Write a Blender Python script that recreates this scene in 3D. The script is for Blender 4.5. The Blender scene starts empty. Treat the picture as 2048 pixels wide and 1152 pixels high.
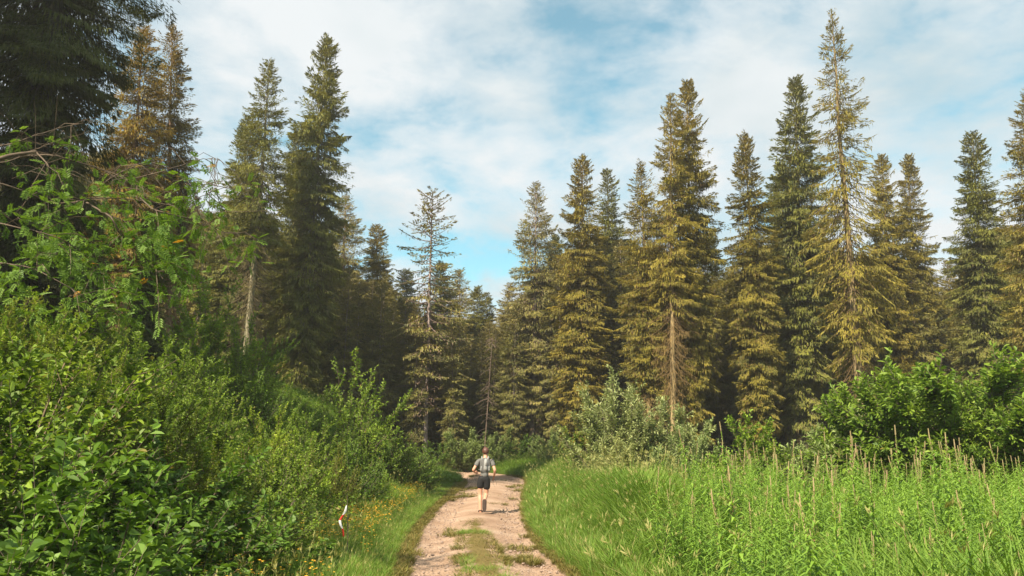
import bpy, bmesh, math
import numpy as np
from mathutils import Vector, Quaternion, Matrix

# ------------------------------------------------------------------ camera, sky, sun, exposure
SC = bpy.context.scene
COL = SC.collection
PITCH = math.radians(12.0)
FPX = 1577.0                      # focal length in photo pixels (photo 2048 x 1152)
CAMZ = 1.6
cam_d = bpy.data.cameras.new('camera')
cam_d.sensor_width = 36.0
cam_d.lens = 36.0 * FPX / 2048.0
cam_d.clip_start = 0.1
cam_d.clip_end = 3000.0
cam = bpy.data.objects.new('camera', cam_d)
COL.objects.link(cam)
cam.location = (0, 0, CAMZ)
cam.rotation_euler = (math.pi / 2 + PITCH, 0, 0)
SC.camera = cam

SUN_AZ = math.radians(-149.0)     # clockwise from +Y: behind the camera, to the left
SUN_EL = math.radians(45.0)
sun_vec = Vector((math.sin(SUN_AZ) * math.cos(SUN_EL), math.cos(SUN_AZ) * math.cos(SUN_EL), math.sin(SUN_EL)))
sun_d = bpy.data.lights.new('sun', 'SUN')
sun_d.energy = 5.0
sun_d.angle = math.radians(0.9)
sun_d.color = (1.0, 0.87, 0.68)
sun = bpy.data.objects.new('sun', sun_d)
COL.objects.link(sun)
sun.rotation_euler = sun_vec.to_track_quat('Z', 'Y').to_euler()

world = bpy.data.worlds.new('World')
SC.world = world
world.use_nodes = True
nt = world.node_tree
nt.nodes.clear()


def N(nt, typ, **kw):
    n = nt.nodes.new(typ)
    for k, v in kw.items():
        if k == 'inp':
            for kk, vv in v.items():
                n.inputs[kk].default_value = vv
        else:
            setattr(n, k, v)
    return n


def ramp(n, stops):
    cr = n.color_ramp
    while len(cr.elements) > 1:
        cr.elements.remove(cr.elements[-1])
    cr.elements[0].position, cr.elements[0].color = stops[0]
    for p, c in stops[1:]:
        cr.elements.new(p).color = c


def build_world():
    L = nt.links.new
    out = N(nt, 'ShaderNodeOutputWorld')
    bg = N(nt, 'ShaderNodeBackground', inp={'Strength': 0.082})
    sky = N(nt, 'ShaderNodeTexSky', sky_type='NISHITA', sun_disc=False, sun_elevation=SUN_EL, sun_rotation=SUN_AZ,
            altitude=1200.0, air_density=1.0, dust_density=1.0, ozone_density=1.5)
    tc = N(nt, 'ShaderNodeTexCoord')
    sep = N(nt, 'ShaderNodeSeparateXYZ')
    L(tc.outputs['Generated'], sep.inputs[0])
    mx = N(nt, 'ShaderNodeMath', operation='MAXIMUM', inp={1: 0.0})
    L(sep.outputs['Z'], mx.inputs[0])
    ad = N(nt, 'ShaderNodeMath', operation='ADD', inp={1: 0.22})
    L(mx.outputs[0], ad.inputs[0])
    dx = N(nt, 'ShaderNodeMath', operation='DIVIDE')
    dy = N(nt, 'ShaderNodeMath', operation='DIVIDE')
    L(sep.outputs['X'], dx.inputs[0]); L(ad.outputs[0], dx.inputs[1])
    L(sep.outputs['Y'], dy.inputs[0]); L(ad.outputs[0], dy.inputs[1])
    cb = N(nt, 'ShaderNodeCombineXYZ', inp={2: 3.7})
    L(dx.outputs[0], cb.inputs[0]); L(dy.outputs[0], cb.inputs[1])
    n1 = N(nt, 'ShaderNodeTexNoise', inp={'Scale': 2.0, 'Detail': 9.0, 'Roughness': 0.58, 'Distortion': 0.3})
    L(cb.outputs[0], n1.inputs['Vector'])
    r1 = N(nt, 'ShaderNodeValToRGB')
    ramp(r1, [(0.38, (0.10, 0.10, 0.10, 1)), (0.465, (0.66, 0.66, 0.66, 1)), (0.55, (1, 1, 1, 1))])
    n3 = N(nt, 'ShaderNodeTexNoise', inp={'Scale': 7.0, 'Detail': 7.0, 'Roughness': 0.6, 'Distortion': 0.25})
    L(cb.outputs[0], n3.inputs['Vector'])
    m13 = N(nt, 'ShaderNodeMix', inp={0: 0.27})
    L(n1.outputs['Fac'], m13.inputs[2]); L(n3.outputs['Fac'], m13.inputs[3])
    L(m13.outputs[0], r1.inputs[0])
    n2 = N(nt, 'ShaderNodeTexNoise', inp={'Scale': 2.3, 'Detail': 7.0, 'Roughness': 0.5, 'Distortion': 0.2})
    L(cb.outputs[0], n2.inputs['Vector'])
    r2 = N(nt, 'ShaderNodeValToRGB')
    ramp(r2, [(0.30, (2.95, 3.5, 3.7, 1)), (0.60, (4.2, 4.4, 4.5, 1))])
    L(n2.outputs['Fac'], r2.inputs[0])
    tint = N(nt, 'ShaderNodeMix', data_type='RGBA', blend_type='MULTIPLY', inp={0: 1.0, 7: (0.80, 1.30, 1.0, 1)})
    L(sky.outputs[0], tint.inputs[6])
    mix = N(nt, 'ShaderNodeMix', data_type='RGBA')
    L(r1.outputs[0], mix.inputs[0])
    L(tint.outputs[2], mix.inputs[6])
    L(r2.outputs[0], mix.inputs[7])
    L(mix.outputs[2], bg.inputs[0])
    L(bg.outputs[0], out.inputs[0])


build_world()
vs = SC.view_settings
vs.view_transform = 'Standard'
vs.look = 'None'
vs.exposure = 1.35
vs.gamma = 1.0
vs.use_curve_mapping = False
cy = SC.cycles
cy.max_bounces = 5
cy.diffuse_bounces = 3
cy.glossy_bounces = 2
cy.transmission_bounces = 3
cy.transparent_max_bounces = 4
cy.use_denoising = True
cy.caustics_reflective = False
cy.caustics_refractive = False

# ------------------------------------------------------------------ pixel helpers
cP, sP = math.cos(PITCH), math.sin(PITCH)


def px_x(px, Y, Z):
    """world x of photo column px at distance Y and height Z"""
    return (px - 1024.0) / FPX * (Y * cP + (Z - CAMZ) * sP)


def px_z(py, Y):
    """world height of photo row py at distance Y"""
    return CAMZ + Y * math.tan(PITCH + math.atan((576.0 - py) / FPX))


def at(px, py, Y):
    Z = px_z(py, Y)
    return Vector((px_x(px, Y, Z), Y, Z))


# ------------------------------------------------------------------ terrain
def smooth(a, b, x):
    t = np.clip((x - a) / (b - a), 0, 1)
    return t * t * (3 - 2 * t)


def base_z(y):
    return 0.030 * np.maximum(0, y - 19.0) ** 1.0 * smooth(17, 26, y)


def on_base(px, py):
    Y = 12.0
    for _ in range(60):
        s = math.tan(PITCH + math.atan((576.0 - py) / FPX))
        Y = 0.6 * Y + 0.4 * (CAMZ - float(base_z(np.array(Y)))) / max(1e-3, -s)
        Y = min(Y, 60)
    return px_x(px, Y, float(base_z(np.array(Y)))), Y


edge_l = [(812, 1150), (824, 1100), (848, 1055), (876, 1018), (910, 988), (932, 968)]
edge_r = [(1135, 1150), (1082, 1100), (1056, 1060), (1044, 1020), (1046, 988), (1052, 968)]
pathL = [on_base(*p) for p in edge_l]
pathR = [on_base(*p) for p in edge_r]
cen, hw = [], []
for (a, b) in zip(pathL, pathR):
    cen.append(((a[0] + b[0]) / 2, (a[1] + b[1]) / 2))
    hw.append((b[0] - a[0]) / 2)
k = (cen[0][0] - cen[1][0]) / (cen[0][1] - cen[1][1])
cen = [(cen[0][0] - k * (cen[0][1] + 4.0), -4.0)] + cen
hw = [hw[0]] + hw
for p_ in ((984, 957.5), (948, 950.5), (905, 945.5), (872, 943)):
    cen.append(on_base(*p_))
    hw.append(1.35)
dxy = (cen[-1][0] - cen[-2][0], cen[-1][1] - cen[-2][1])
for k in (2.5, 6.0):
    cen.append((cen[-1][0] - k, cen[-1][1] + 0.2 * k))
    hw.append(1.35)
cen = np.array(cen)
hw = np.clip(np.array(hw) * 1.14 + .08, 1.0, 1.8)
# resample the centre line smoothly (Catmull-Rom)
def catmull(P, n):
    P = np.asarray(P, float)
    Q = np.vstack([2 * P[0] - P[1], P, 2 * P[-1] - P[-2]])
    out = []
    for i in range(1, len(Q) - 2):
        t = np.linspace(0, 1, n, endpoint=False)[:, None]
        a, b, c, d = Q[i - 1], Q[i], Q[i + 1], Q[i + 2]
        out.append(0.5 * (2 * b + (c - a) * t + (2 * a - 5 * b + 4 * c - d) * t * t + (3 * b - a - 3 * c + d) * t ** 3))
    out.append(P[-1:])
    return np.vstack(out)


PC = catmull(np.column_stack([cen, hw]), 14)      # x, y, half width
PATH_XY, PATH_HW = PC[:, :2], PC[:, 2]


def path_dist(x, y):
    """distance beyond the path edge (negative on the path) and the side (+1 right)"""
    x = np.asarray(x, float); y = np.asarray(y, float)
    sh = x.shape
    p = np.column_stack([x.ravel(), y.ravel()])
    best = np.full(len(p), 1e9); side = np.ones(len(p))
    for i in range(len(PATH_XY) - 1):
        a, b = PATH_XY[i], PATH_XY[i + 1]
        d = b - a
        t = np.clip(((p - a) @ d) / (d @ d), 0, 1)
        q = a + t[:, None] * d
        r = p - q
        w = PATH_HW[i] * (1 - t) + PATH_HW[i + 1] * t
        dist = np.hypot(r[:, 0], r[:, 1]) - w
        m = dist < best
        best = np.where(m, dist, best)
        cr = d[0] * r[:, 1] - d[1] * r[:, 0]
        side = np.where(m, np.where(cr < 0, 1.0, -1.0), side)
    return best.reshape(sh), side.reshape(sh)


def wob(x, y):
    return (np.sin(x * 0.9 + 1.3 * np.sin(y * 0.37)) * np.cos(y * 0.71 + 0.6) * 0.5 + np.sin(x * 2.3 + y * 1.7) * 0.2
            + np.sin(x * 0.31 - y * 0.23) * 0.6)


def vnoise(x, y, f, seed=0):
    """smooth value noise, about 0..1"""
    def h(i, j):
        q = np.sin(i * 127.1 + j * 311.7 + seed * 74.7) * 43758.5453
        return q - np.floor(q)
    u = np.asarray(x, float) * f; v = np.asarray(y, float) * f
    i, j = np.floor(u), np.floor(v)
    a, b = u - i, v - j
    a = a * a * (3 - 2 * a); b = b * b * (3 - 2 * b)
    return (h(i, j) * (1 - a) + h(i + 1, j) * a) * (1 - b) + (h(i, j + 1) * (1 - a) + h(i + 1, j + 1) * a) * b


def ground_z(x, y):
    x = np.asarray(x, float); y = np.asarray(y, float)
    d, side = path_dist(x, y)
    off = smooth(0.2, 2.5, d)
    z = base_z(np.clip(y, -50, 46))
    dl = np.maximum(0, -x - 3.0)
    bank = 7.5 * np.tanh(0.52 * dl / 7.5)
    z = z + bank * smooth(0.3, 5.0, d)
    dr = np.maximum(0, x - 1.6)
    z = z + (0.18 * smooth(0.2, 2.0, d) * (x > -1.0) + 2.4 * np.tanh(0.08 * dr / 2.4) * smooth(24, 38, y)) * off
    z = z + 0.32 * np.exp(-((d - 1.7) / 0.9) ** 2) * (side > 0) * smooth(9, 13, y) * (1 - smooth(20, 27, y))
    z = z + 4.0 * np.tanh(0.13 * np.maximum(0, y - 43.0) / 4.0) * off
    z = z + wob(x, y) * 0.09 * off
    return z


def gz(x, y):
    return float(ground_z(np.array([x]), np.array([y]))[0])


# ------------------------------------------------------------------ mesh helpers
class Geo:
    def __init__(self):
        self.v, self.f, self.t, self.b, self.n = [], [], [], [], 0

    def add(self, v, f, tint=0.5, brown=0.0):
        """v (n,3), f (m,4) quads; tint/brown one value or one per face"""
        v = np.asarray(v, float).reshape(-1, 3); f = np.asarray(f, int).reshape(-1, 4)
        self.v.append(v); self.f.append(f + self.n); self.n += len(v)
        self.t.append(np.broadcast_to(np.asarray(tint, float), (len(f),)))
        self.b.append(np.broadcast_to(np.asarray(brown, float), (len(f),)))

    def mesh(self, name, mat, smooth_shade=False):
        v = np.vstack(self.v); f = np.vstack(self.f)
        me = bpy.data.meshes.new(name)
        me.vertices.add(len(v)); me.vertices.foreach_set('co', v.astype(np.float32).ravel())
        me.loops.add(f.size); me.loops.foreach_set('vertex_index', f.astype(np.int32).ravel())
        me.polygons.add(len(f)); me.polygons.foreach_set('loop_start', np.arange(0, f.size, 4, dtype=np.int32))
        me.polygons.foreach_set('use_smooth', np.full(len(f), smooth_shade, dtype=bool))
        for nm, arr in (('tint', self.t), ('brown', self.b)):
            a = me.attributes.new(nm, 'FLOAT', 'FACE')
            a.data.foreach_set('value', np.concatenate(arr).astype(np.float32))
        me.update(calc_edges=True)
        me.materials.append(mat)
        return me


def nrm(a):
    return a / np.maximum(1e-9, np.linalg.norm(a, axis=-1, keepdims=True))


def tubes(g, P, R, sides=4, tint=0.5, brown=0.0):
    """P (B,K,3), R (B,K)"""
    P = np.asarray(P, float); R = np.asarray(R, float)
    B, K, _ = P.shape
    T = nrm(np.gradient(P, axis=1))
    ref = np.where(np.abs(T[..., 2:3]) > 0.9, np.array([1.0, 0, 0]), np.array([0, 0, 1.0]))
    ref = np.broadcast_to(ref[:, :1], T.shape)
    A = nrm(np.cross(T, ref)); C = np.cross(T, A)
    th = np.linspace(0, 2 * np.pi, sides, endpoint=False)
    V = P[:, :, None] + R[:, :, None, None] * (A[:, :, None] * np.cos(th)[:, None] + C[:, :, None] * np.sin(th)[:, None])
    idx = np.arange(B * K * sides).reshape(B, K, sides)
    nx = np.roll(idx, -1, axis=2)
    F = np.stack([idx[:, :-1], nx[:, :-1], nx[:, 1:], idx[:, 1:]], axis=-1).reshape(-1, 4)
    tt = np.asarray(tint, float)
    if tt.ndim == 1:
        tt = np.repeat(tt, (K - 1) * sides)
    g.add(V.reshape(-1, 3), F, tt, brown)


def frames(D, U):
    D = nrm(D)
    S = nrm(np.cross(D, U)); U2 = np.cross(S, D)
    return D, S, U2


def diamonds(g, P, D, U, L, W, fold=0.25, tint=0.5, brown=0.0):
    D, S, U2 = frames(D, U)
    L = np.asarray(L)[:, None]; W = np.asarray(W)[:, None]
    a = P
    b = P + D * L * 0.45 + S * W / 2 + U2 * W * fold
    c = P + D * L
    d = P + D * L * 0.45 - S * W / 2 + U2 * W * fold
    V = np.stack([a, b, c, d], axis=1).reshape(-1, 3)
    F = np.arange(len(P) * 4).reshape(-1, 4)
    g.add(V, F, tint, brown)


def ovals(g, P, D, U, L, W, fold=0.18, droop=0.12, tint=0.5, brown=0.0, wide=0.4):
    D, S, U2 = frames(D, U)
    L = np.asarray(L)[:, None]; W = np.asarray(W)[:, None]
    n = len(P)
    a = P
    r1 = P + D * L * wide + S * W * 0.5 + U2 * W * fold
    r2 = P + D * L * (wide + 0.36) + S * W * 0.36 + U2 * (W * fold * 0.7 - L * droop * 0.4)
    t = P + D * L - U2 * L * droop
    l2 = P + D * L * (wide + 0.36) - S * W * 0.36 + U2 * (W * fold * 0.7 - L * droop * 0.4)
    l1 = P + D * L * wide - S * W * 0.5 + U2 * W * fold
    V = np.stack([a, r1, r2, t, l2, l1], axis=1).reshape(-1, 3)
    i = np.arange(n)[:, None] * 6
    F = np.concatenate([i + np.array([0, 1, 2, 3]), i + np.array([0, 3, 4, 5])], axis=1).reshape(-1, 4)
    rep = lambda q: np.repeat(np.broadcast_to(np.asarray(q, float), (n,)), 2)
    g.add(V, F, rep(tint), rep(brown))


def blades(g, P, D, bend, L, W, tint=0.5, brown=0.0, arch=.42):
    """long arching blades: two quads each"""
    n = len(P)
    D = nrm(D)
    H = nrm(bend)
    S = nrm(np.cross(D, H) + 1e-6)
    L = np.asarray(L)[:, None]; W = np.asarray(W)[:, None]
    m = P + D * L * 0.55 + H * L * 0.10
    t = P + D * L * 0.92 + H * L * arch
    V = np.stack([P - S * W * .35, P + S * W * .35, m - S * W * .5, m + S * W * .5, t - S * W * .06, t + S * W * .06], axis=1).reshape(-1, 3)
    i = np.arange(n)[:, None] * 6
    F = np.concatenate([i + np.array([0, 1, 3, 2]), i + np.array([2, 3, 5, 4])], axis=1).reshape(-1, 4)
    rep = lambda q: np.repeat(np.broadcast_to(np.asarray(q, float), (n,)), 2)
    g.add(V, F, rep(tint), rep(brown))


# ------------------------------------------------------------------ materials
def new_mat(name):
    m = bpy.data.materials.new(name)
    m.use_nodes = True
    m.node_tree.nodes.clear()
    return m, m.node_tree


def leaf_mat(name, dark, light, brown, trans=0.35, rough=0.55, spec=0.3, vary=0.35, tcol=(1.0, 1.05, 0.55)):
    m, t = new_mat(name)
    L = t.links.new
    out = N(t, 'ShaderNodeOutputMaterial')
    at_ = N(t, 'ShaderNodeAttribute', attribute_name='tint')
    ab = N(t, 'ShaderNodeAttribute', attribute_name='brown')
    oi = N(t, 'ShaderNodeObjectInfo')
    mul = N(t, 'ShaderNodeMath', operation='MULTIPLY_ADD', inp={1: vary, 2: -vary / 2})
    L(oi.outputs['Random'], mul.inputs[0])
    ad = N(t, 'ShaderNodeMath', operation='ADD', use_clamp=True)
    L(at_.outputs['Fac'], ad.inputs[0]); L(mul.outputs[0], ad.inputs[1])
    m1 = N(t, 'ShaderNodeMix', data_type='RGBA', inp={6: (*dark, 1), 7: (*light, 1)})
    L(ad.outputs[0], m1.inputs[0])
    m2 = N(t, 'ShaderNodeMix', data_type='RGBA', inp={7: (*brown, 1)})
    L(ab.outputs['Fac'], m2.inputs[0]); L(m1.outputs[2], m2.inputs[6])
    m3 = N(t, 'ShaderNodeMix', data_type='RGBA', blend_type='MULTIPLY', inp={0: 1.0})
    L(m2.outputs[2], m3.inputs[6]); L(oi.outputs['Color'], m3.inputs[7])
    pb = N(t, 'ShaderNodeBsdfPrincipled', inp={'Roughness': rough, 'Specular IOR Level': spec})
    L(m3.outputs[2], pb.inputs['Base Color'])
    if trans > 0:
        tm = N(t, 'ShaderNodeMix', data_type='RGBA', blend_type='MULTIPLY', inp={0: 1.0, 7: (*tcol, 1)})
        L(m3.outputs[2], tm.inputs[6])
        tr = N(t, 'ShaderNodeBsdfTranslucent')
        L(tm.outputs[2], tr.inputs[0])
        ms = N(t, 'ShaderNodeMixShader', inp={0: trans})
        L(pb.outputs[0], ms.inputs[1]); L(tr.outputs[0], ms.inputs[2])
        L(ms.outputs[0], out.inputs[0])
    else:
        L(pb.outputs[0], out.inputs[0])
    return m


def noise_mat(name, c1, c2, scale=6.0, rough=0.9, stretch=(1, 1, 1), bump=0.3, detail=6.0, spec=0.2, c3=None):
    m, t = new_mat(name)
    L = t.links.new
    out = N(t, 'ShaderNodeOutputMaterial')
    tc = N(t, 'ShaderNodeTexCoord')
    mp = N(t, 'ShaderNodeMapping', inp={'Scale': stretch})
    L(tc.outputs['Object'], mp.inputs[0])
    nz = N(t, 'ShaderNodeTexNoise', inp={'Scale': scale, 'Detail': detail, 'Roughness': 0.65})
    L(mp.outputs[0], nz.inputs['Vector'])
    rp = N(t, 'ShaderNodeValToRGB')
    st = [(0.32, (*c1, 1)), (0.68, (*c2, 1))]
    if c3:
        st.append((0.8, (*c3, 1)))
    ramp(rp, st)
    L(nz.outputs['Fac'], rp.inputs[0])
    oi = N(t, 'ShaderNodeObjectInfo')
    m3 = N(t, 'ShaderNodeMix', data_type='RGBA', blend_type='MULTIPLY', inp={0: 1.0})
    L(rp.outputs[0], m3.inputs[6]); L(oi.outputs['Color'], m3.inputs[7])
    pb = N(t, 'ShaderNodeBsdfPrincipled', inp={'Roughness': rough, 'Specular IOR Level': spec})
    L(m3.outputs[2], pb.inputs['Base Color'])
    if bump:
        bp = N(t, 'ShaderNodeBump', inp={'Strength': bump, 'Distance': 0.05})
        L(nz.outputs['Fac'], bp.inputs['Height'])
        L(bp.outputs[0], pb.inputs['Normal'])
    L(pb.outputs[0], out.inputs[0])
    return m


M_NEEDLE = leaf_mat('spruce_needles', (0.060, 0.080, 0.022), (0.290, 0.270, 0.060), (0.25, 0.185, 0.115), trans=0.3, rough=0.6, spec=0.25, vary=0.3, tcol=(1.1, 0.95, 0.45))
M_BARK = noise_mat('spruce_bark', (0.11, 0.090, 0.075), (0.31, 0.26, 0.215), scale=9, stretch=(1, 1, 0.3), bump=0.6)
M_LIMB = noise_mat('spruce_limb_bark', (0.075, 0.055, 0.042), (0.17, 0.125, 0.095), scale=5, bump=0.0)
M_TWIG = noise_mat('shrub_bark', (0.07, 0.055, 0.04), (0.19, 0.15, 0.11), scale=8, bump=0.0)
M_ALDER = leaf_mat('alder_leaves', (0.070, 0.135, 0.016), (0.245, 0.350, 0.040), (0.25, 0.19, 0.06), trans=0.4, tcol=(1.0, 1.0, .45))
M_FRESH = leaf_mat('fresh_leaves', (0.085, 0.165, 0.018), (0.280, 0.390, 0.044), (0.28, 0.20, 0.06), trans=0.42, tcol=(1.0, 1.0, .45))
M_WILLOW = leaf_mat('willow_leaves', (0.170, 0.215, 0.070), (0.420, 0.460, 0.190), (0.30, 0.23, 0.10), trans=0.32, rough=0.5, spec=0.3, tcol=(1.0, 1.0, 0.55))
M_BIGLEAF = leaf_mat('broad_leaves', (0.042, 0.100, 0.012), (0.165, 0.285, 0.034), (0.24, 0.18, 0.06), trans=0.4, rough=0.5, tcol=(1.0, 1.0, .45))
M_ROWAN = leaf_mat('rowan_leaves', (0.065, 0.140, 0.016), (0.175, 0.285, 0.036), (0.48, 0.22, 0.03), trans=0.42, tcol=(1.0, 1.0, .45))
M_GRASS = leaf_mat('grass_blades', (0.085, 0.180, 0.020), (0.220, 0.330, 0.048), (0.36, 0.31, 0.13), trans=0.42, vary=0.3, tcol=(.95, 1, .42))
M_MOSS = leaf_mat('dry_turf', (0.070, 0.085, 0.014), (0.190, 0.165, 0.036), (0.24, 0.17, 0.06), trans=0.25, vary=0.35)
M_FIRE = leaf_mat('fireweed_leaves', (0.065, 0.165, 0.018), (0.255, 0.400, 0.060), (0.30, 0.20, 0.10), trans=0.40, rough=0.5, tcol=(.95, 1, .42))
M_SPIKE = leaf_mat('fireweed_buds', (0.24, 0.22, 0.09), (0.42, 0.31, 0.18), (0.42, 0.20, 0.16), trans=0.2)
M_HERB = leaf_mat('herb_leaves', (0.055, 0.115, 0.014), (0.185, 0.275, 0.036), (0.27, 0.22, 0.07), trans=0.4, vary=0.5, tcol=(1.0, 1.0, .45))
M_YELLOW = leaf_mat('yellow_petals', (0.72, 0.40, 0.03), (0.85, 0.55, 0.06), (0.75, 0.25, 0.05), trans=0.2)
M_STONE = noise_mat('gravel_stone', (0.17, 0.125, 0.10), (0.36, 0.27, 0.215), scale=14, bump=0.3)


def ground_material():
    m, t = new_mat('forest_soil')
    L = t.links.new
    out = N(t, 'ShaderNodeOutputMaterial')
    tc = N(t, 'ShaderNodeTexCoord')
    nz = N(t, 'ShaderNodeTexNoise', inp={'Scale': 0.8, 'Detail': 10.0, 'Roughness': 0.7})
    L(tc.outputs['Object'], nz.inputs['Vector'])
    rp = N(t, 'ShaderNodeValToRGB')
    ramp(rp, [(0.3, (0.035, 0.032, 0.014, 1)), (0.5, (0.055, 0.065, 0.018, 1)), (0.7, (0.095, 0.085, 0.035, 1))])
    L(nz.outputs['Fac'], rp.inputs[0])
    pb = N(t, 'ShaderNodeBsdfPrincipled', inp={'Roughness': 0.95, 'Specular IOR Level': 0.1})
    L(rp.outputs[0], pb.inputs['Base Color'])
    bp = N(t, 'ShaderNodeBump', inp={'Strength': 0.5, 'Distance': 0.1})
    L(nz.outputs['Fac'], bp.inputs['Height']); L(bp.outputs[0], pb.inputs['Normal'])
    L(pb.outputs[0], out.inputs[0])
    return m


def path_material():
    m, t = new_mat('trail_dirt')
    L = t.links.new
    out = N(t, 'ShaderNodeOutputMaterial')
    tc = N(t, 'ShaderNodeTexCoord')
    n1 = N(t, 'ShaderNodeTexNoise', inp={'Scale': 0.9, 'Detail': 8.0, 'Roughness': 0.65})
    n2 = N(t, 'ShaderNodeTexNoise', inp={'Scale': 22.0, 'Detail': 5.0, 'Roughness': 0.7})
    vo = N(t, 'ShaderNodeTexVoronoi', inp={'Scale': 26.0, 'Randomness': 1.0})
    for n in (n1, n2, vo):
        L(tc.outputs['Object'], n.inputs['Vector'])
    r1 = N(t, 'ShaderNodeValToRGB')
    ramp(r1, [(0.25, (0.23, 0.145, 0.092, 1)), (0.5, (0.365, 0.250, 0.175, 1)), (0.75, (0.46, 0.345, 0.26, 1))])
    L(n1.outputs['Fac'], r1.inputs[0])
    r2 = N(t, 'ShaderNodeValToRGB')
    ramp(r2, [(0.30, (0.45, 0.42, 0.38, 1)), (0.48, (0.95, 0.95, 0.95, 1)), (0.75, (1.18, 1.16, 1.14, 1))])
    L(n2.outputs['Fac'], r2.inputs[0])
    mu = N(t, 'ShaderNodeMix', data_type='RGBA', blend_type='MULTIPLY', inp={0: 1.0})
    n5 = N(t, 'ShaderNodeTexNoise', inp={'Scale': 1.7, 'Detail': 5.0, 'Roughness': 0.6})
    L(tc.outputs['Object'], n5.inputs['Vector'])
    r5 = N(t, 'ShaderNodeValToRGB')
    ramp(r5, [(0.38, (0.12, 0.12, 0.12, 1)), (0.6, (1, 1, 1, 1))])
    L(n5.outputs['Fac'], r5.inputs[0]); L(r5.outputs[0], mu.inputs[0])
    L(r1.outputs[0], mu.inputs[6]); L(r2.outputs[0], mu.inputs[7])
    # moss / dry turf down the middle and at the rims
    ac = N(t, 'ShaderNodeAttribute', attribute_name='turf')
    n3 = N(t, 'ShaderNodeTexNoise', inp={'Scale': 3.2, 'Detail': 8.0, 'Roughness': 0.7})
    L(tc.outputs['Object'], n3.inputs['Vector'])
    sm = N(t, 'ShaderNodeMath', operation='ADD')
    L(ac.outputs['Fac'], sm.inputs[0]); L(n3.outputs['Fac'], sm.inputs[1])
    r3 = N(t, 'ShaderNodeValToRGB')
    ramp(r3, [(0.86, (0, 0, 0, 1)), (1.0, (1, 1, 1, 1))])
    L(sm.outputs[0], r3.inputs[0])
    mg = N(t, 'ShaderNodeMix', data_type='RGBA', inp={7: (0.20, 0.150, 0.042, 1)})
    tm = N(t, 'ShaderNodeMix', data_type='RGBA', blend_type='MULTIPLY', inp={0: 1.0, 6: (0.17, 0.13, 0.045, 1)})
    L(r2.outputs[0], tm.inputs[7]); L(tm.outputs[2], mg.inputs[7])
    L(r3.outputs[0], mg.inputs[0]); L(mu.outputs[2], mg.inputs[6])
    pb = N(t, 'ShaderNodeBsdfPrincipled', inp={'Roughness': 0.95, 'Specular IOR Level': 0.15})
    L(mg.outputs[2], pb.inputs['Base Color'])
    hs = N(t, 'ShaderNodeMath', operation='ADD')
    L(n2.outputs['Fac'], hs.inputs[0]); L(vo.outputs['Distance'], hs.inputs[1])
    bp = N(t, 'ShaderNodeBump', inp={'Strength': 0.8, 'Distance': 0.04})
    L(hs.outputs[0], bp.inputs['Height']); L(bp.outputs[0], pb.inputs['Normal'])
    L(pb.outputs[0], out.inputs[0])
    return m


def simple_mat(name, col, rough=0.7, spec=0.3, scale=40.0, amt=0.25, sheen=0.0):
    c1 = tuple(c * (1 - amt) for c in col); c2 = tuple(min(1, c * (1 + amt)) for c in col)
    return noise_mat(name, c1, c2, scale=scale, rough=rough, bump=0.05, spec=spec)


# ------------------------------------------------------------------ object helpers
def link(name, me, parent=None, mat=None):
    o = bpy.data.objects.new(name, me)
    COL.objects.link(o)
    if parent is not None:
        o.parent = parent
    return o


def tag(o, label=None, cat=None, group=None, kind=None):
    for k_, v_ in (('label', label), ('category', cat), ('group', group), ('kind', kind)):
        if v_:
            o[k_] = v_
    return o


def empty(name, loc=(0, 0, 0)):
    o = bpy.data.objects.new(name, None)
    o.empty_display_size = 0.2
    COL.objects.link(o)
    o.location = loc
    return o


def place(name, parts, loc, label, cat, group=None, spin=0.0, scale=(1, 1, 1), axis=None, color=None):
    """one thing: an Empty at its base with one mesh per part (mesh data shared between alike things)"""
    e = empty(name, loc)
    q = Quaternion((0, 0, 1), spin)
    if axis is not None:
        q = Vector((0, 0, 1)).rotation_difference(Vector(axis)) @ q
    e.rotation_mode = 'QUATERNION'
    e.rotation_quaternion = q
    e.scale = scale
    tag(e, label, cat, group)
    for nm, me in parts:
        o = link(nm, me, e)
        if color is not None:
            o.color = (*color, 1)
    return e


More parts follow.
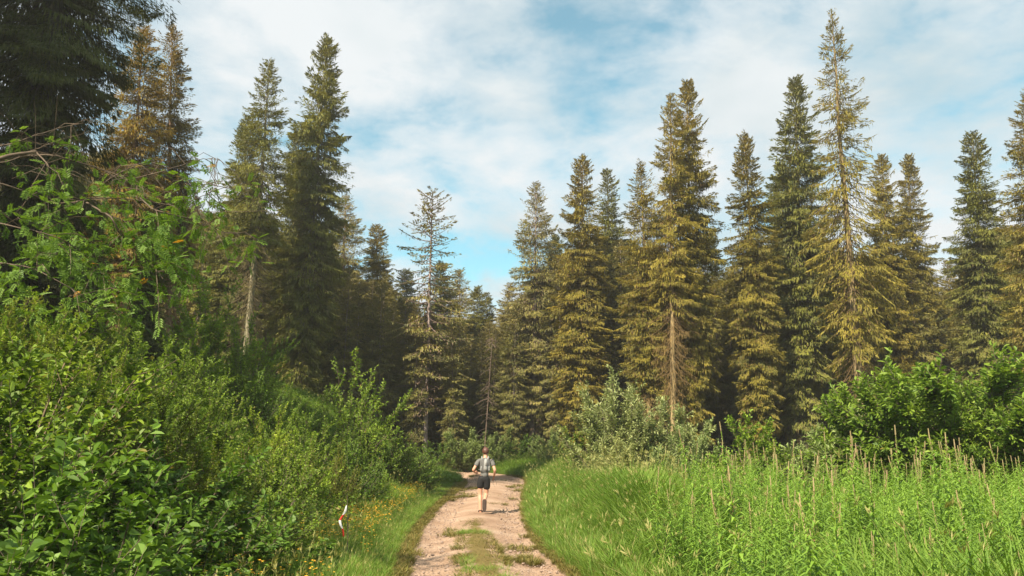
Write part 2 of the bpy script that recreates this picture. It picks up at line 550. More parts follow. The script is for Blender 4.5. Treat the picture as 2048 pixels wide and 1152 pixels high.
def scatter(name, label, pts, rot, scl, idx, meshes, cat=None):
    """uncountable ground cover: one object that strews small meshes over points"""
    src = bpy.data.collections.new(name + '_source')
    for i, me in enumerate(meshes):
        src.objects.link(bpy.data.objects.new('%s_%02d' % (name, i), me))
    pm = bpy.data.meshes.new(name + '_points')
    n = len(pts)
    pm.vertices.add(n)
    pm.vertices.foreach_set('co', np.asarray(pts, np.float32).ravel())
    a = pm.attributes.new('rot', 'FLOAT_VECTOR', 'POINT'); a.data.foreach_set('vector', np.asarray(rot, np.float32).ravel())
    a = pm.attributes.new('scl', 'FLOAT', 'POINT'); a.data.foreach_set('value', np.asarray(scl, np.float32))
    a = pm.attributes.new('idx', 'INT', 'POINT'); a.data.foreach_set('value', np.asarray(idx, np.int32))
    o = link(name, pm)
    tag(o, label, cat, kind='stuff')
    ng = bpy.data.node_groups.new(name + '_nodes', 'GeometryNodeTree')
    ng.interface.new_socket('Geometry', in_out='INPUT', socket_type='NodeSocketGeometry')
    ng.interface.new_socket('Geometry', in_out='OUTPUT', socket_type='NodeSocketGeometry')
    gi = ng.nodes.new('NodeGroupInput'); go = ng.nodes.new('NodeGroupOutput')
    ci = ng.nodes.new('GeometryNodeCollectionInfo')
    ci.inputs['Collection'].default_value = src
    ci.inputs['Separate Children'].default_value = True
    ci.inputs['Reset Children'].default_value = True
    ip = ng.nodes.new('GeometryNodeInstanceOnPoints')
    ip.inputs['Pick Instance'].default_value = True

    def attr(nm, ty):
        q = ng.nodes.new('GeometryNodeInputNamedAttribute'); q.data_type = ty; q.inputs['Name'].default_value = nm
        return q
    L = ng.links.new
    L(gi.outputs[0], ip.inputs['Points'])
    L(ci.outputs[0], ip.inputs['Instance'])
    L(attr('idx', 'INT').outputs['Attribute'], ip.inputs['Instance Index'])
    er = ng.nodes.new('FunctionNodeEulerToRotation')
    L(attr('rot', 'FLOAT_VECTOR').outputs['Attribute'], er.inputs[0])
    L(er.outputs[0], ip.inputs['Rotation'])
    L(attr('scl', 'FLOAT').outputs['Attribute'], ip.inputs['Scale'])
    L(ip.outputs[0], go.inputs[0])
    md = o.modifiers.new('strew', 'NODES'); md.node_group = ng
    return o


RNG = np.random.default_rng(7)

# ------------------------------------------------------------------ ground and path
def axis_steps(lo, hi, fine_lo, fine_hi, step, grow):
    a = list(np.arange(fine_lo, fine_hi + 1e-6, step))
    s = step; x = a[-1]
    while x < hi:
        s *= grow; x += s; a.append(min(x, hi))
    s = step; x = a[0]; b = []
    while x > lo:
        s *= grow; x -= s; b.append(max(x, lo))
    return np.array(b[::-1] + a)


gx = axis_steps(-600, 600, -14, 16, 0.4, 1.25)
gy = axis_steps(-60, 900, -4, 50, 0.4, 1.25)
X, Y = np.meshgrid(gx, gy)
Z = ground_z(X, Y)
D_, _s = path_dist(X, Y)
Z = Z - 0.10 * smooth(0.0, -0.35, D_)
g = Geo()
ii = np.arange(X.size).reshape(X.shape)
g.add(np.stack([X, Y, Z], -1).reshape(-1, 3), np.stack([ii[:-1, :-1], ii[:-1, 1:], ii[1:, 1:], ii[1:, :-1]], -1).reshape(-1, 4))
tag(link('ground', g.mesh('ground', ground_material(), True)), 'forest floor and meadow ground under the plants', kind='structure')

# the path: a sheet with two wheel ruts and a raised turfed middle
S_ = catmull(PC, 8)
tt = np.linspace(-1.12, 1.12, 33)
tan_ = nrm(np.gradient(S_[:, :2], axis=0))
perp = np.column_stack([tan_[:, 1], -tan_[:, 0]])
PX = S_[:, None, 0] + perp[:, None, 0] * tt[None] * S_[:, None, 2]
PY = S_[:, None, 1] + perp[:, None, 1] * tt[None] * S_[:, None, 2]
PZ = ground_z(PX, PY) + 0.012 + 0.06 * np.exp(-(tt / 0.28) ** 2)[None] - 0.055 * np.exp(-((np.abs(tt) - 0.58) / 0.2) ** 2)[None]
PZ = PZ + 0.005 * np.sin(PX * 5.1 + PY * 3.3) * np.sin(PY * 2.2 - PX * 1.7) - 0.13 * smooth(1.0, 1.12, np.abs(tt))[None]
g = Geo()
ii = np.arange(PX.size).reshape(PX.shape)
g.add(np.stack([PX, PY, PZ], -1).reshape(-1, 3), np.stack([ii[:-1, :-1], ii[:-1, 1:], ii[1:, 1:], ii[1:, :-1]], -1).reshape(-1, 4))
pm = g.mesh('path', path_material(), True)
tq = np.broadcast_to(tt[None], PX.shape)
turf = 0.42 * np.exp(-((tq - 0.02) / 0.22) ** 2) * (1 - smooth(14, 24, PY)) + 0.22 * np.exp(-(tq / 0.2) ** 2) + 0.55 * smooth(0.80, 1.02, np.abs(tq))
at_ = pm.attributes.new('turf', 'FLOAT', 'POINT')
at_.data.foreach_set('value', turf.ravel().astype(np.float32))
tag(link('path', pm), 'pinkish stony dirt track bending left with a turfed middle', kind='structure')


# ------------------------------------------------------------------ spruces
def spruce(seed, H=25.0, Rm=2.2, h0=0.05, n_br=430, dens=36, sl=0.33, sw=0.070, dead=0.15, droop=1.0, full=1.0, upper_thin=0.0, brown=0.1, shag=0.25, sparse_top=0.0, r0=0.20, limb_r=0.022, power=0.72):
    r = np.random.default_rng(seed)
    # trunk
    K = 26
    zz = np.linspace(-1.2, H * 0.995, K)
    wx = np.cumsum(r.normal(0, 0.02, K)); wy = np.cumsum(r.normal(0, 0.02, K))
    cx = np.interp(np.linspace(0, 1, K), [0, 1], [0, 0]) + (wx - np.linspace(0, 1, K) * wx[-1])
    cy_ = (wy - np.linspace(0, 1, K) * wy[-1])
    tr = np.interp(zz, [-1.2, 0.0, 0.8, H * 0.5, H * 0.9, H], [r0 * 1.7, r0 * 1.5, r0 * 1.05, r0 * 0.62, r0 * 0.2, 0.012])
    gt = Geo()
    tubes(gt, np.column_stack([cx, cy_, zz])[None], tr[None], 10)
    # branches
    u = (np.arange(n_br) + r.random(n_br)) / n_br
    t = h0 + (0.992 - h0) * u
    hz = t * H
    az = np.arange(n_br) * 2.39996 + r.normal(0, 0.5, n_br)
    prof = np.minimum(1.0, (np.maximum(1 - t, 0) / 0.42) ** power)
    prof = prof * (0.50 + 0.50 * smooth(0.05, 0.52, t))
    band = 1 + 0.22 * np.sin(t * 31 + seed) * np.sin(t * 13.7 + 2 * seed) + 0.16 * np.sin(t * 67 + az * 2)
    sec = 1 + 0.14 * np.sin(az * 2 + seed) * np.sin(t * 9 + seed)
    Lb = Rm * prof * band * sec * np.exp(r.normal(0, 0.27 + .10 * smooth(.4, .8, t), n_br)) + 0.14
    Lb = np.minimum(Lb, 1.32 * Rm * prof + .2)
    gone = (r.random(n_br) < 0.14 * smooth(0.35, 0.7, t)) & (t < .95)
    Lb = np.where(gone, Lb * .35, Lb)
    a = np.interp(t, [0, 0.3, 0.6, 0.85, 1.0], [-0.95, -0.85, -0.65, -0.08, 0.9]) * droop + r.normal(0, 0.24, n_br)
    b = np.interp(t, [0, 0.3, 0.6, 0.85, 1.0], [0.25, 0.28, 0.30, 0.25, 0.0]) + r.normal(0, 0.06, n_br)
    bx = np.interp(hz, zz, cx); by = np.interp(hz, zz, cy_)
    ca, sa = np.cos(az), np.sin(az)

    def pt(i, s):
        L_ = Lb[i]
        q = L_ * s * 0.95
        return np.column_stack([bx[i] + ca[i] * q, by[i] + sa[i] * q, hz[i] + L_ * (a[i] * s + b[i] * s * s)])
    ss = np.array([0, .2, .45, .72, 1.0])
    P = np.stack([pt(np.arange(n_br), s) for s in ss], axis=1)
    gl = Geo()
    rad = (limb_r * (0.45 + 0.55 * np.minimum(1, Lb / 1.6)))[:, None] * np.array([1.15, 0.9, 0.65, 0.42, 0.15])
    tubes(gl, P, rad, 3)
    # needle sprays
    alive = np.where(t < dead, 0.12 + 0.3 * r.random(n_br) ** 3, 1.0)
    alive = alive * full * (1 - upper_thin * smooth(0.35, 0.75, t)) * np.clip(r.normal(1, 0.38, n_br), 0.1, 1.8)
    alive = alive * (1 - (0.14 + 0.45 * sparse_top) * smooth(0.42, 0.85, t))
    alive = np.where(gone, 0.0, alive)
    band2 = np.sin(t * 43 + seed * 1.7) + np.sin(az + t * 21 + seed)
    alive = alive * np.where((band2 < -1.0) & (t > .3) & (t < .94), .3, 1.0)
    cnt = np.maximum(2, (Lb * dens * alive)).astype(int) + (t > 0.9) * 4
    i = np.repeat(np.arange(n_br), cnt)
    n = len(i)
    s = np.clip(0.18 + 0.86 * r.random(n) ** 0.72, 0.08, 1.0)
    p = pt(i, s)
    slope = a[i] + 2 * b[i] * s
    T = nrm(np.column_stack([ca[i], sa[i], slope]))
    S = np.column_stack([-sa[i], ca[i], np.zeros(n)])
    side = r.choice([-1.0, 1.0], n)
    hang = np.where(r.random(n) < np.minimum(.42, 1.0 * shag * (1.2 - t[i])), 1.0, 0.0)
    lat = (0.25 + 0.85 * r.random(n)) * np.minimum(1, 1.2 - 0.75 * s)
    D = T * (0.35 + 0.7 * r.random(n) + 0.5 * s)[:, None] + S * (side * lat)[:, None]
    D[:, 2] += (-0.55 * r.random(n) * (1.05 - 0.8 * t[i]) - 0.02) * droop
    D = D * (1 - 0.75 * hang)[:, None]
    D[:, 2] -= hang * 1.0
    ln = sl * (0.55 + 0.8 * r.random(n)) * np.minimum(1.0, 0.45 + 0.5 * Lb[i]) * (1.1 - 0.35 * s) * (1 + .2 * hang * (1.15 - t[i]))
    wd = sw * (0.7 + 0.6 * r.random(n)) * np.minimum(1.0, 0.6 + 0.4 * Lb[i])
    # lateral offset so that the bough reads as a flat spray
    p = p + S * (side * r.random(n) * 0.75 * Lb[i] * s * (1.15 - s))[:, None]
    U = np.column_stack([r.normal(0, .5, n), r.normal(0, .5, n), np.ones(n)])
    U = np.where(hang[:, None] > 0, np.column_stack([ca[i], sa[i], np.full(n, .2)]), U)
    clump = 0.5 + 0.3 * np.sin(i * 12.9898) + 0.12 * np.sin(hz[i] * 1.7 + az[i])
    tn = np.clip(clump * 0.62 - .06 + 0.45 * r.random(n) + 0.15 * (s - 0.5), 0, 1)
    br = np.where((r.random(n) < brown * (1.5 - s) * (1.35 - t[i])) | (t[i] < dead), 0.75 + 0.25 * r.random(n), 0.12 * r.random(n))
    br = np.maximum(br, 0.55 * smooth(0.72, 1.0, t[i]) * r.random(n))
    wd = np.where(t[i] < dead, wd * .28, np.where(br > 0.7, wd * 0.6, wd))
    gc = Geo()
    diamonds(gc, p, D, U, ln, wd, 0.3, tn, br)
    # leader tip
    n2 = 26
    zt = H * (0.955 + 0.045 * r.random(n2)); aa = r.random(n2) * 6.28
    D2 = np.column_stack([np.cos(aa) * .6, np.sin(aa) * .6, np.full(n2, .8)])
    diamonds(gc, np.column_stack([np.zeros(n2), np.zeros(n2), zt]), D2, np.tile([0.3, .2, 1.0], (n2, 1)), np.full(n2, .22), np.full(n2, .07), .3, .5, 0.1)
    nm = 'spruce_%d' % seed
    return [('trunk', gt.mesh(nm + '_trunk', M_BARK, True)), ('limbs', gl.mesh(nm + '_limbs', M_LIMB, True)), ('crown', gc.mesh(nm + '_crown', M_NEEDLE))]


SPR = {
    'full': spruce(11, Rm=2.15, h0=0.03, n_br=900, dens=62, dead=0.05, brown=0.14, shag=0.5),
    'full2': spruce(12, Rm=2.0, h0=0.03, n_br=920, dens=64, dead=0.07, brown=0.18, shag=0.55),
    'mid': spruce(13, Rm=2.0, h0=0.10, n_br=760, dens=50, dead=0.26, brown=0.20, shag=0.5, sparse_top=0.3),
    'mid2': spruce(14, Rm=2.1, h0=0.06, n_br=760, dens=48, dead=0.18, brown=0.28, shag=0.6, sparse_top=0.35),
    'open': spruce(15, Rm=2.5, h0=0.10, n_br=500, dens=34, dead=0.22, brown=0.12, shag=0.35, sparse_top=0.35, r0=0.31, limb_r=0.028, power=0.9),
    'grey': spruce(16, Rm=2.8, h0=0.22, n_br=190, dens=34, dead=0.34, brown=0.3, shag=0.3, sparse_top=0.3, limb_r=0.05, power=0.6, droop=0.75, sw=.11),
    'bare': spruce(18, Rm=2.2, h0=0.14, n_br=640, dens=48, dead=0.42, brown=0.2, shag=0.5, sparse_top=0.3, r0=.27, limb_r=.026),
    'slim': spruce(17, Rm=1.7, h0=0.03, n_br=800, dens=60, dead=0.06, brown=0.14, shag=0.5),
}


def near_spruce():
    return spruce(21, H=25.0, Rm=2.2, h0=0.04, n_br=820, dens=170, sl=0.19, sw=0.034, dead=0.06, brown=0.10, shag=0.7, limb_r=0.02, r0=0.24, droop=1.1)


OBJ_GOLD = (1.20, 1.07, 0.64)
OBJ_OLIVE = (0.92, 1.0, 0.75)
OBJ_DARK = (0.62, 0.75, 0.72)
OBJ_GREY = (1.25, 1.2, 1.35)
OBJ_RUST = (1.22, 0.98, 0.75)

# apex px, apex py, base px, distance, kind, width factor, colour, label
TREES = [
    (288, 52, 235, 28, 'mid2', 1.25, OBJ_RUST, 'rust-tinged spruce rising just beside the huge dark spruce at the left'),
    (345, 50, 335, 30, 'mid', 1.05, OBJ_RUST, 'tall brownish spruce with a bare spire above the rowan branches'),
    (540, 122, 487, 36, 'bare', 1.05, OBJ_OLIVE, 'leaning spruce with a bare reddish lower trunk and dead side twigs'),
    (497, 232, 448, 39, 'full', 1.0, OBJ_OLIVE, 'shorter bushy spruce tucked against the leaning bare-trunked spruce'),
    (655, 78, 592, 40, 'full2', 1.15, OBJ_OLIVE, 'tallest spruce of the left group with a ragged spire and grey trunk foot'),
    (598, 262, 575, 43, 'full', 0.9, OBJ_OLIVE, 'spruce filling the gap behind the tallest left spruce'),
    (692, 392, 680, 52, 'mid2', 1.15, OBJ_GREY, 'greyish spruce at the right shoulder of the tallest left spruce'),
    (640, 470, 625, 48, 'full', 1.1, OBJ_DARK, 'dark spruce below and behind the left group'),
    (754, 450, 755, 55, 'full', 1.0, OBJ_GOLD, 'small spruce with a glowing yellow top left of the grey spruce'),
    (865, 380, 850, 45, 'grey', 1.15, OBJ_GREY, 'thin grey spruce with sparse upswept limbs standing alone above the bend'),
    (880, 525, 888, 56, 'full2', 1.0, OBJ_DARK, 'dark dense spruce right behind the sparse grey spruce'),
    (812, 540, 812, 58, 'full', 1.0, OBJ_DARK, 'dark spruce between the yellow-topped and the sparse grey spruce'),
    (920, 540, 915, 64, 'mid2', 1.0, OBJ_GREY, 'far pale spruce in the notch above the bend'),
    (956, 573, 950, 60, 'full', 0.9, OBJ_OLIVE, 'far olive spruce, taller of the close pair above the runner'),
    (974, 585, 972, 62, 'slim', 1.0, OBJ_OLIVE, 'far narrow spruce, shorter of the close pair above the runner'),
    (1020, 565, 1015, 56, 'mid2', 1.0, OBJ_GREY, 'short grey spruce leaning against the silvery-topped spruce'),
    (1073, 366, 1066, 46, 'mid2', 1.05, OBJ_GREY, 'silvery-topped spruce right of the sky notch with a straight grey trunk'),
    (1165, 312, 1160, 43, 'full2', 1.05, OBJ_GOLD, 'broad golden spruce with shaggy hanging twigs around its trunk'),
    (1215, 338, 1228, 51, 'slim', 1.1, OBJ_OLIVE, 'narrow spruce peeking out behind the broad golden spruce'),
    (1110, 470, 1105, 54, 'full', 0.95, OBJ_DARK, 'dark spruce in the gap behind the silvery-topped spruce'),
    (1281, 324, 1302, 37, 'mid', 1.0, OBJ_GOLD, 'golden spruce with a skirt of bare dead boughs above the willows'),
    (1341, 190, 1348, 36, 'bare', 0.85, OBJ_GOLD, 'thin twin spruce with its pale trunk showing, left of the pair'),
    (1374, 162, 1388, 38, 'full2', 1.0, OBJ_GOLD, 'taller twin spruce, right of the pair, with a drooping crown'),
    (1420, 470, 1430, 50, 'full', 1.0, OBJ_DARK, 'dark spruce low in the gap right of the twin spruces'),
    (1488, 270, 1522, 38, 'full', 0.95, OBJ_GOLD, 'cone-shaped golden spruce left of the tallest spruce group'),
    (1591, 156, 1612, 40, 'full2', 1.15, OBJ_OLIVE, 'dense olive spruce close against the left side of the tallest spruce'),
    (1663, 22, 1727, 36, 'open', 0.95, (1.08, .98, .62), 'tallest spruce, open crown with long pale trunk showing, on the right'),
    (1560, 330, 1575, 46, 'full', 1.0, OBJ_OLIVE, 'spruce half hidden behind the dense olive spruce'),
    (1762, 310, 1800, 44, 'full2', 0.9, OBJ_GOLD, 'spruce just right of the tallest spruce with rusty lower boughs'),
    (1816, 310, 1852, 46, 'full', 0.85, OBJ_GOLD, 'pale golden spruce with stepped boughs, left of the bright sky gap'),
    (1895, 520, 1915, 62, 'slim', 1.0, OBJ_GREY, 'small far spruce in the sky gap on the right'),
    (1932, 500, 1950, 52, 'full', 0.9, OBJ_GOLD, 'yellowish spruce at the left foot of the blue-green spruce'),
    (300, 425, 290, 20, 'full', .8, OBJ_DARK, 'dark young spruce behind the rowan leaves, right one of two'),
    (190, 400, 180, 19, 'full2', .8, OBJ_DARK, 'dark young spruce behind the rowan leaves, left one of two'),
    (1945, 265, 1985, 39, 'full', 1.05, OBJ_OLIVE, 'blue-green topped spruce right of the sky gap'),
    (2052, 185, 2100, 33, 'mid', 1.15, OBJ_GOLD, 'spruce cut by the right edge of the picture'),
    (2120, 330, 2170, 40, 'full', 1.1, OBJ_OLIVE, 'spruce mostly outside the right edge'),
]
for k_, (ax, ay, bx_, Yd, kind, wf, colr, lab) in enumerate(TREES):
    if bx_ > 2110:
        continue
    top = at(ax, ay, Yd)
    x0 = px_x(bx_, Yd, 3.0)
    z0 = gz(x0, Yd)
    x0 = px_x(bx_, Yd, z0)
    b0 = Vector((x0, Yd, z0))
    ax_v = top - b0
    Hh = ax_v.length
    s = Hh / 25.0
    w = 0.80 * wf * (0.55 * s + 0.45 * (Yd / 42.0) * 0.95)
    place('spruce_tree', SPR[kind], b0, lab, 'spruce tree', 'spruces of the forest edge', spin=RNG.random() * 6.28, scale=(w, w, s), axis=ax_v.normalized(), color=colr)

# the huge near spruce at the left edge, shade put into its colour
b0 = Vector((px_x(45, 19.0, 6.0), 19.0, gz(px_x(45, 19.0, 6.0), 19.0)))
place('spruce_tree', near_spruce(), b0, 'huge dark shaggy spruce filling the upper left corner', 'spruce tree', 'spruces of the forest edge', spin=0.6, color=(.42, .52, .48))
# unseen spruces added outside the left edge to throw shade on it
for x_, y_, kd_, s_, lab in ((-14.3, 12.9, 'full', .56, 'unseen spruce added outside the left edge for its shade, nearer the path'),
                             (-16.4, 14.1, 'full2', .58, 'unseen spruce added outside the left edge for its shade, farther up the slope')):
    place('spruce_tree', SPR[kd_], (x_, y_, gz(x_, y_)), lab, 'spruce tree', 'spruces of the forest edge', spin=y_, scale=(1.15, 1.15, s_), color=OBJ_DARK)

# leaning dead pole above the bend
def dead_pole():
    b = at(967, 862, 44.0); tp = at(985, 672, 44.0)
    e = empty('dead_tree', (b.x, b.y, gz(b.x, b.y)))
    tag(e, 'slim leaning bare dead spruce pole above the bend in the path', 'dead tree')
    v = tp - Vector(e.location)
    K = 8
    P = np.array([[v.x * q, v.y * q, v.z * q - 0.3 * (q == 0)] for q in np.linspace(0, 1, K)])
    g = Geo(); tubes(g, P[None], np.linspace(0.05, 0.012, K)[None], 7)
    o = link('trunk', g.mesh('dead_trunk', M_LIMB, True), e); o.color = (.9, .9, .9, 1)
    r = np.random.default_rng(4)
    n = 70
    q = 0.25 + 0.75 * r.random(n)
    base = q[:, None] * np.array(v)
    aa = r.random(n) * 6.28
    Lq = 0.35 + 0.8 * r.random(n) * (1.15 - q)
    d = np.column_stack([np.cos(aa), np.sin(aa), -0.5 + 0.3 * r.random(n)]) * Lq[:, None]
    P = np.stack([base, base + d * .5, base + d + np.array([0, 0, -0.12])], axis=1)
    g = Geo(); tubes(g, P, np.tile([0.014, 0.010, 0.004], (n, 1)), 3)
    link('limbs', g.mesh('dead_limbs', M_LIMB, True), e)


dead_pole()

# the wood behind: reads as one dark mass between the trunks
r = np.random.default_rng(31)
pts, sc_, ix = [], [], []
def skyline(px):
    """lowest photo row that the wood behind may reach at each column (the sky must stay open above it)"""
    return float(np.interp(px, [-400, 200, 380, 430, 470, 640, 735, 760, 800, 850, 910, 945, 1000, 1060, 1120, 1230, 1330, 1440, 1470, 1560, 1850, 1890, 1930, 2000, 2500],
                           [300, 300, 420, 430, 420, 500, 560, 545, 590, 610, 640, 650, 640, 560, 500, 470, 500, 560, 540, 480, 520, 590, 560, 460, 400]))
for _ in range(2200):
    y = 44 + 44 * r.random()
    x = (r.random() * 1.7 - 0.85) * y
    if math.hypot(x - PATH_XY[-1, 0], y - PATH_XY[-1, 1]) < 3:
        continue
    if any((x - p[0]) ** 2 + (y - p[1]) ** 2 < 1.6 for p in pts):
        continue
    z = gz(x, y)
    px = 1024 + FPX * x / (y * cP + 8 * sP)
    zmax = px_z(skyline(px) + 25 * r.random(), y)
    h = min(zmax - z, 22 + 5 * r.random())
    if h < 5:
        h = 5
    pts.append((x, y, z)); sc_.append(h / 25.0); ix.append(int(r.integers(0, 3)))
def merged_tree(parts, nm):
    bm = bmesh.new()
    mats = []
    for k2, (_n, me) in enumerate(parts):
        n0 = len(bm.faces)
        bm.from_mesh(me)
        bm.faces.ensure_lookup_table()
        for fi in range(n0, len(bm.faces)):
            bm.faces[fi].material_index = k2
        mats.append(me.materials[0])
    me = bpy.data.meshes.new(nm)
    bm.to_mesh(me); bm.free()
    for m_ in mats:
        me.materials.append(m_)
    return me
FAR = [merged_tree(spruce(q, Rm=2.4, h0=0.05, n_br=380, dens=30, sl=.5, sw=.12, dead=.1, brown=.2, shag=.5), 'far_spruce_%d' % q) for q in (24, 25, 26)]
rot = np.column_stack([r.normal(0, .02, len(pts)), r.normal(0, .02, len(pts)), r.random(len(pts)) * 6.28])
sc_ = np.array(sc_) * 1.0
scatter('forest', 'dark spruce wood standing behind the forest edge', pts, rot, sc_, ix, FAR, 'forest')


# ------------------------------------------------------------------ shrubs
def shrub(seed, H=2.0, R=1.2, stems=12, twigs=16, lpt=11, ll=0.065, lw=0.036, mat=None, upright=0.5, twig_len=0.32, shape='oval', wild=1.0, stem_r=0.014, leaf_parts=0, shell=0.25):
    r = np.random.default_rng(seed)
    az = np.arange(stems) * 2.39996 + r.normal(0, .35, stems)
    el = np.clip(r.beta(1.6, 1.6, stems), 0.02, .98)
    # end points spread over a dome
    rr = R * np.sqrt(1 - el ** 2 * (0.9 if upright < .8 else .6)) * (1 - 0.4 * upright * el) * np.exp(r.normal(0, .12 * wild, stems))
    hz = H * (0.30 + 0.70 * el) * np.exp(r.normal(0, .12 * wild, stems))
    E = np.column_stack([np.cos(az) * rr, np.sin(az) * rr, np.minimum(hz, H * 1.12)])
    B = np.column_stack([r.normal(0, .10 * R, stems), r.normal(0, .10 * R, stems), np.full(stems, -0.25)])
    K = 6
    s = np.linspace(0, 1, K)

    def sp(i, s):
        s = np.asarray(s)
        h = s ** 1.25; v = s ** 0.82
        return np.column_stack([B[i, 0] + (E[i, 0] - B[i, 0]) * h, B[i, 1] + (E[i, 1] - B[i, 1]) * h, B[i, 2] + (E[i, 2] - B[i, 2]) * v])
    P = np.stack([sp(np.arange(stems), np.full(stems, q)) for q in s], axis=1)
    gw = Geo()
    tubes(gw, P, np.tile(np.linspace(stem_r, stem_r * .25, K), (stems, 1)), 4)
    nt_ = stems * twigs
    i = np.repeat(np.arange(stems), twigs)
    ts = shell + (1 - shell) * r.random(nt_) ** 0.8
    ts[::twigs] = 1.0
    p0 = sp(i, ts)
    tang = nrm(sp(i, np.minimum(1, ts + .05)) - sp(i, ts - .05))
    rad = nrm(np.column_stack([p0[:, 0], p0[:, 1], (p0[:, 2] - H * .35) * .8]))
    d = tang * .7 + rad * (.5 + .4 * r.random(nt_))[:, None] + r.normal(0, .55, (nt_, 3)) + np.array([0, 0, .25 * upright + .05])
    d = nrm(d)
    tl = twig_len * (0.55 + .8 * r.random(nt_))
    p1 = p0 + d * (tl * .55)[:, None]
    p2 = p1 + nrm(d + np.array([0, 0, .35])) * (tl * .45)[:, None]
    tubes(gw, np.stack([p0, p1, p2], 1), np.tile([.005, .0036, .0018], (nt_, 1)) * (stem_r / .014), 3)
    j = np.repeat(np.arange(nt_), lpt)
    n = len(j)
    q = np.clip((np.tile(np.arange(lpt), nt_) + r.random(n)) / lpt, 0, 1) * .92 + .08
    pos = np.where(q[:, None] < .55, p0[j] + (p1[j] - p0[j]) * (q / .55)[:, None], p1[j] + (p2[j] - p1[j]) * ((q - .55) / .45)[:, None])
    td = d[j]
    perp = nrm(np.cross(td, r.normal(0, 1, (n, 3))))
    perp[:, 2] *= .55
    D = td * (.35 + .5 * q)[:, None] + perp * .9 + np.array([0, 0, -.12])
    U = np.column_stack([r.normal(0, .45, n), r.normal(0, .45, n), np.ones(n)])
    ln = ll * (.6 + .7 * r.random(n)); wd = lw * (.65 + .6 * r.random(n))
    tn = np.clip(.15 + .45 * r.random(n) + .25 * (q - .3) + .22 * np.sin(j * 7.13), 0, 1)
    br = np.where(r.random(n) < .006, .8, 0.0)
    gl = Geo()
    fn = ovals if shape == 'oval' else diamonds
    keep = np.ones(n, bool)
    nm = 'shrub_%d' % seed
    extra = None
    if leaf_parts:
        # the biggest outermost leaves are kept as pieces of their own
        score = ln + .05 * (pos[:, 2] / H) - 0.02 * pos[:, 1] / R
        top = np.argsort(-score)[:leaf_parts]
        keep[top] = False
        extra = [(pos[k3], D[k3], U[k3], ln[k3] * 1.15, wd[k3] * 1.15, tn[k3]) for k3 in top]
    fn(gl, pos[keep], D[keep], U[keep], ln[keep], wd[keep], tint=tn[keep], brown=br[keep])
    parts = [('stems', gw.mesh(nm + '_stems', M_TWIG, True)), ('foliage', gl.mesh(nm + '_foliage', mat))]
    return parts, H, extra


SHR = {
    'alder': shrub(41, 2.0, 1.15, 18, 22, 13, .082, .052, M_ALDER),
    'alder2': shrub(42, 2.0, 1.25, 18, 22, 13, .074, .046, M_ALDER, upright=.3),
    'fresh': shrub(43, 2.0, 1.1, 22, 26, 16, .060, .034, M_FRESH, upright=.6),
    'fresh2': shrub(44, 2.2, 1.1, 22, 26, 16, .070, .036, M_FRESH, upright=.7, wild=1.4),
    'willow': shrub(45, 2.3, 1.1, 26, 28, 15, .105, .042, M_WILLOW, upright=.9, shape='diamond', wild=1.2, twig_len=.36),
    'willow2': shrub(46, 2.0, 1.2, 26, 28, 15, .100, .042, M_WILLOW, upright=.6, shape='diamond', twig_len=.34),
    'round': shrub(47, 2.2, 1.5, 44, 34, 15, .090, .036, M_FRESH, upright=.15, wild=.3, shell=.4, twig_len=.28),
    'dense': shrub(48, 1.6, 1.1, 22, 24, 16, .055, .034, M_ALDER, upright=.3, shell=.35),
    'broad': shrub(49, 1.4, .85, 16, 17, 11, .078, .050, M_BIGLEAF, upright=.4, twig_len=.28, stem_r=.009),
    'broad2': shrub(50, 1.4, .90, 16, 17, 11, .072, .044, M_BIGLEAF, upright=.6, twig_len=.30, stem_r=.009),
}

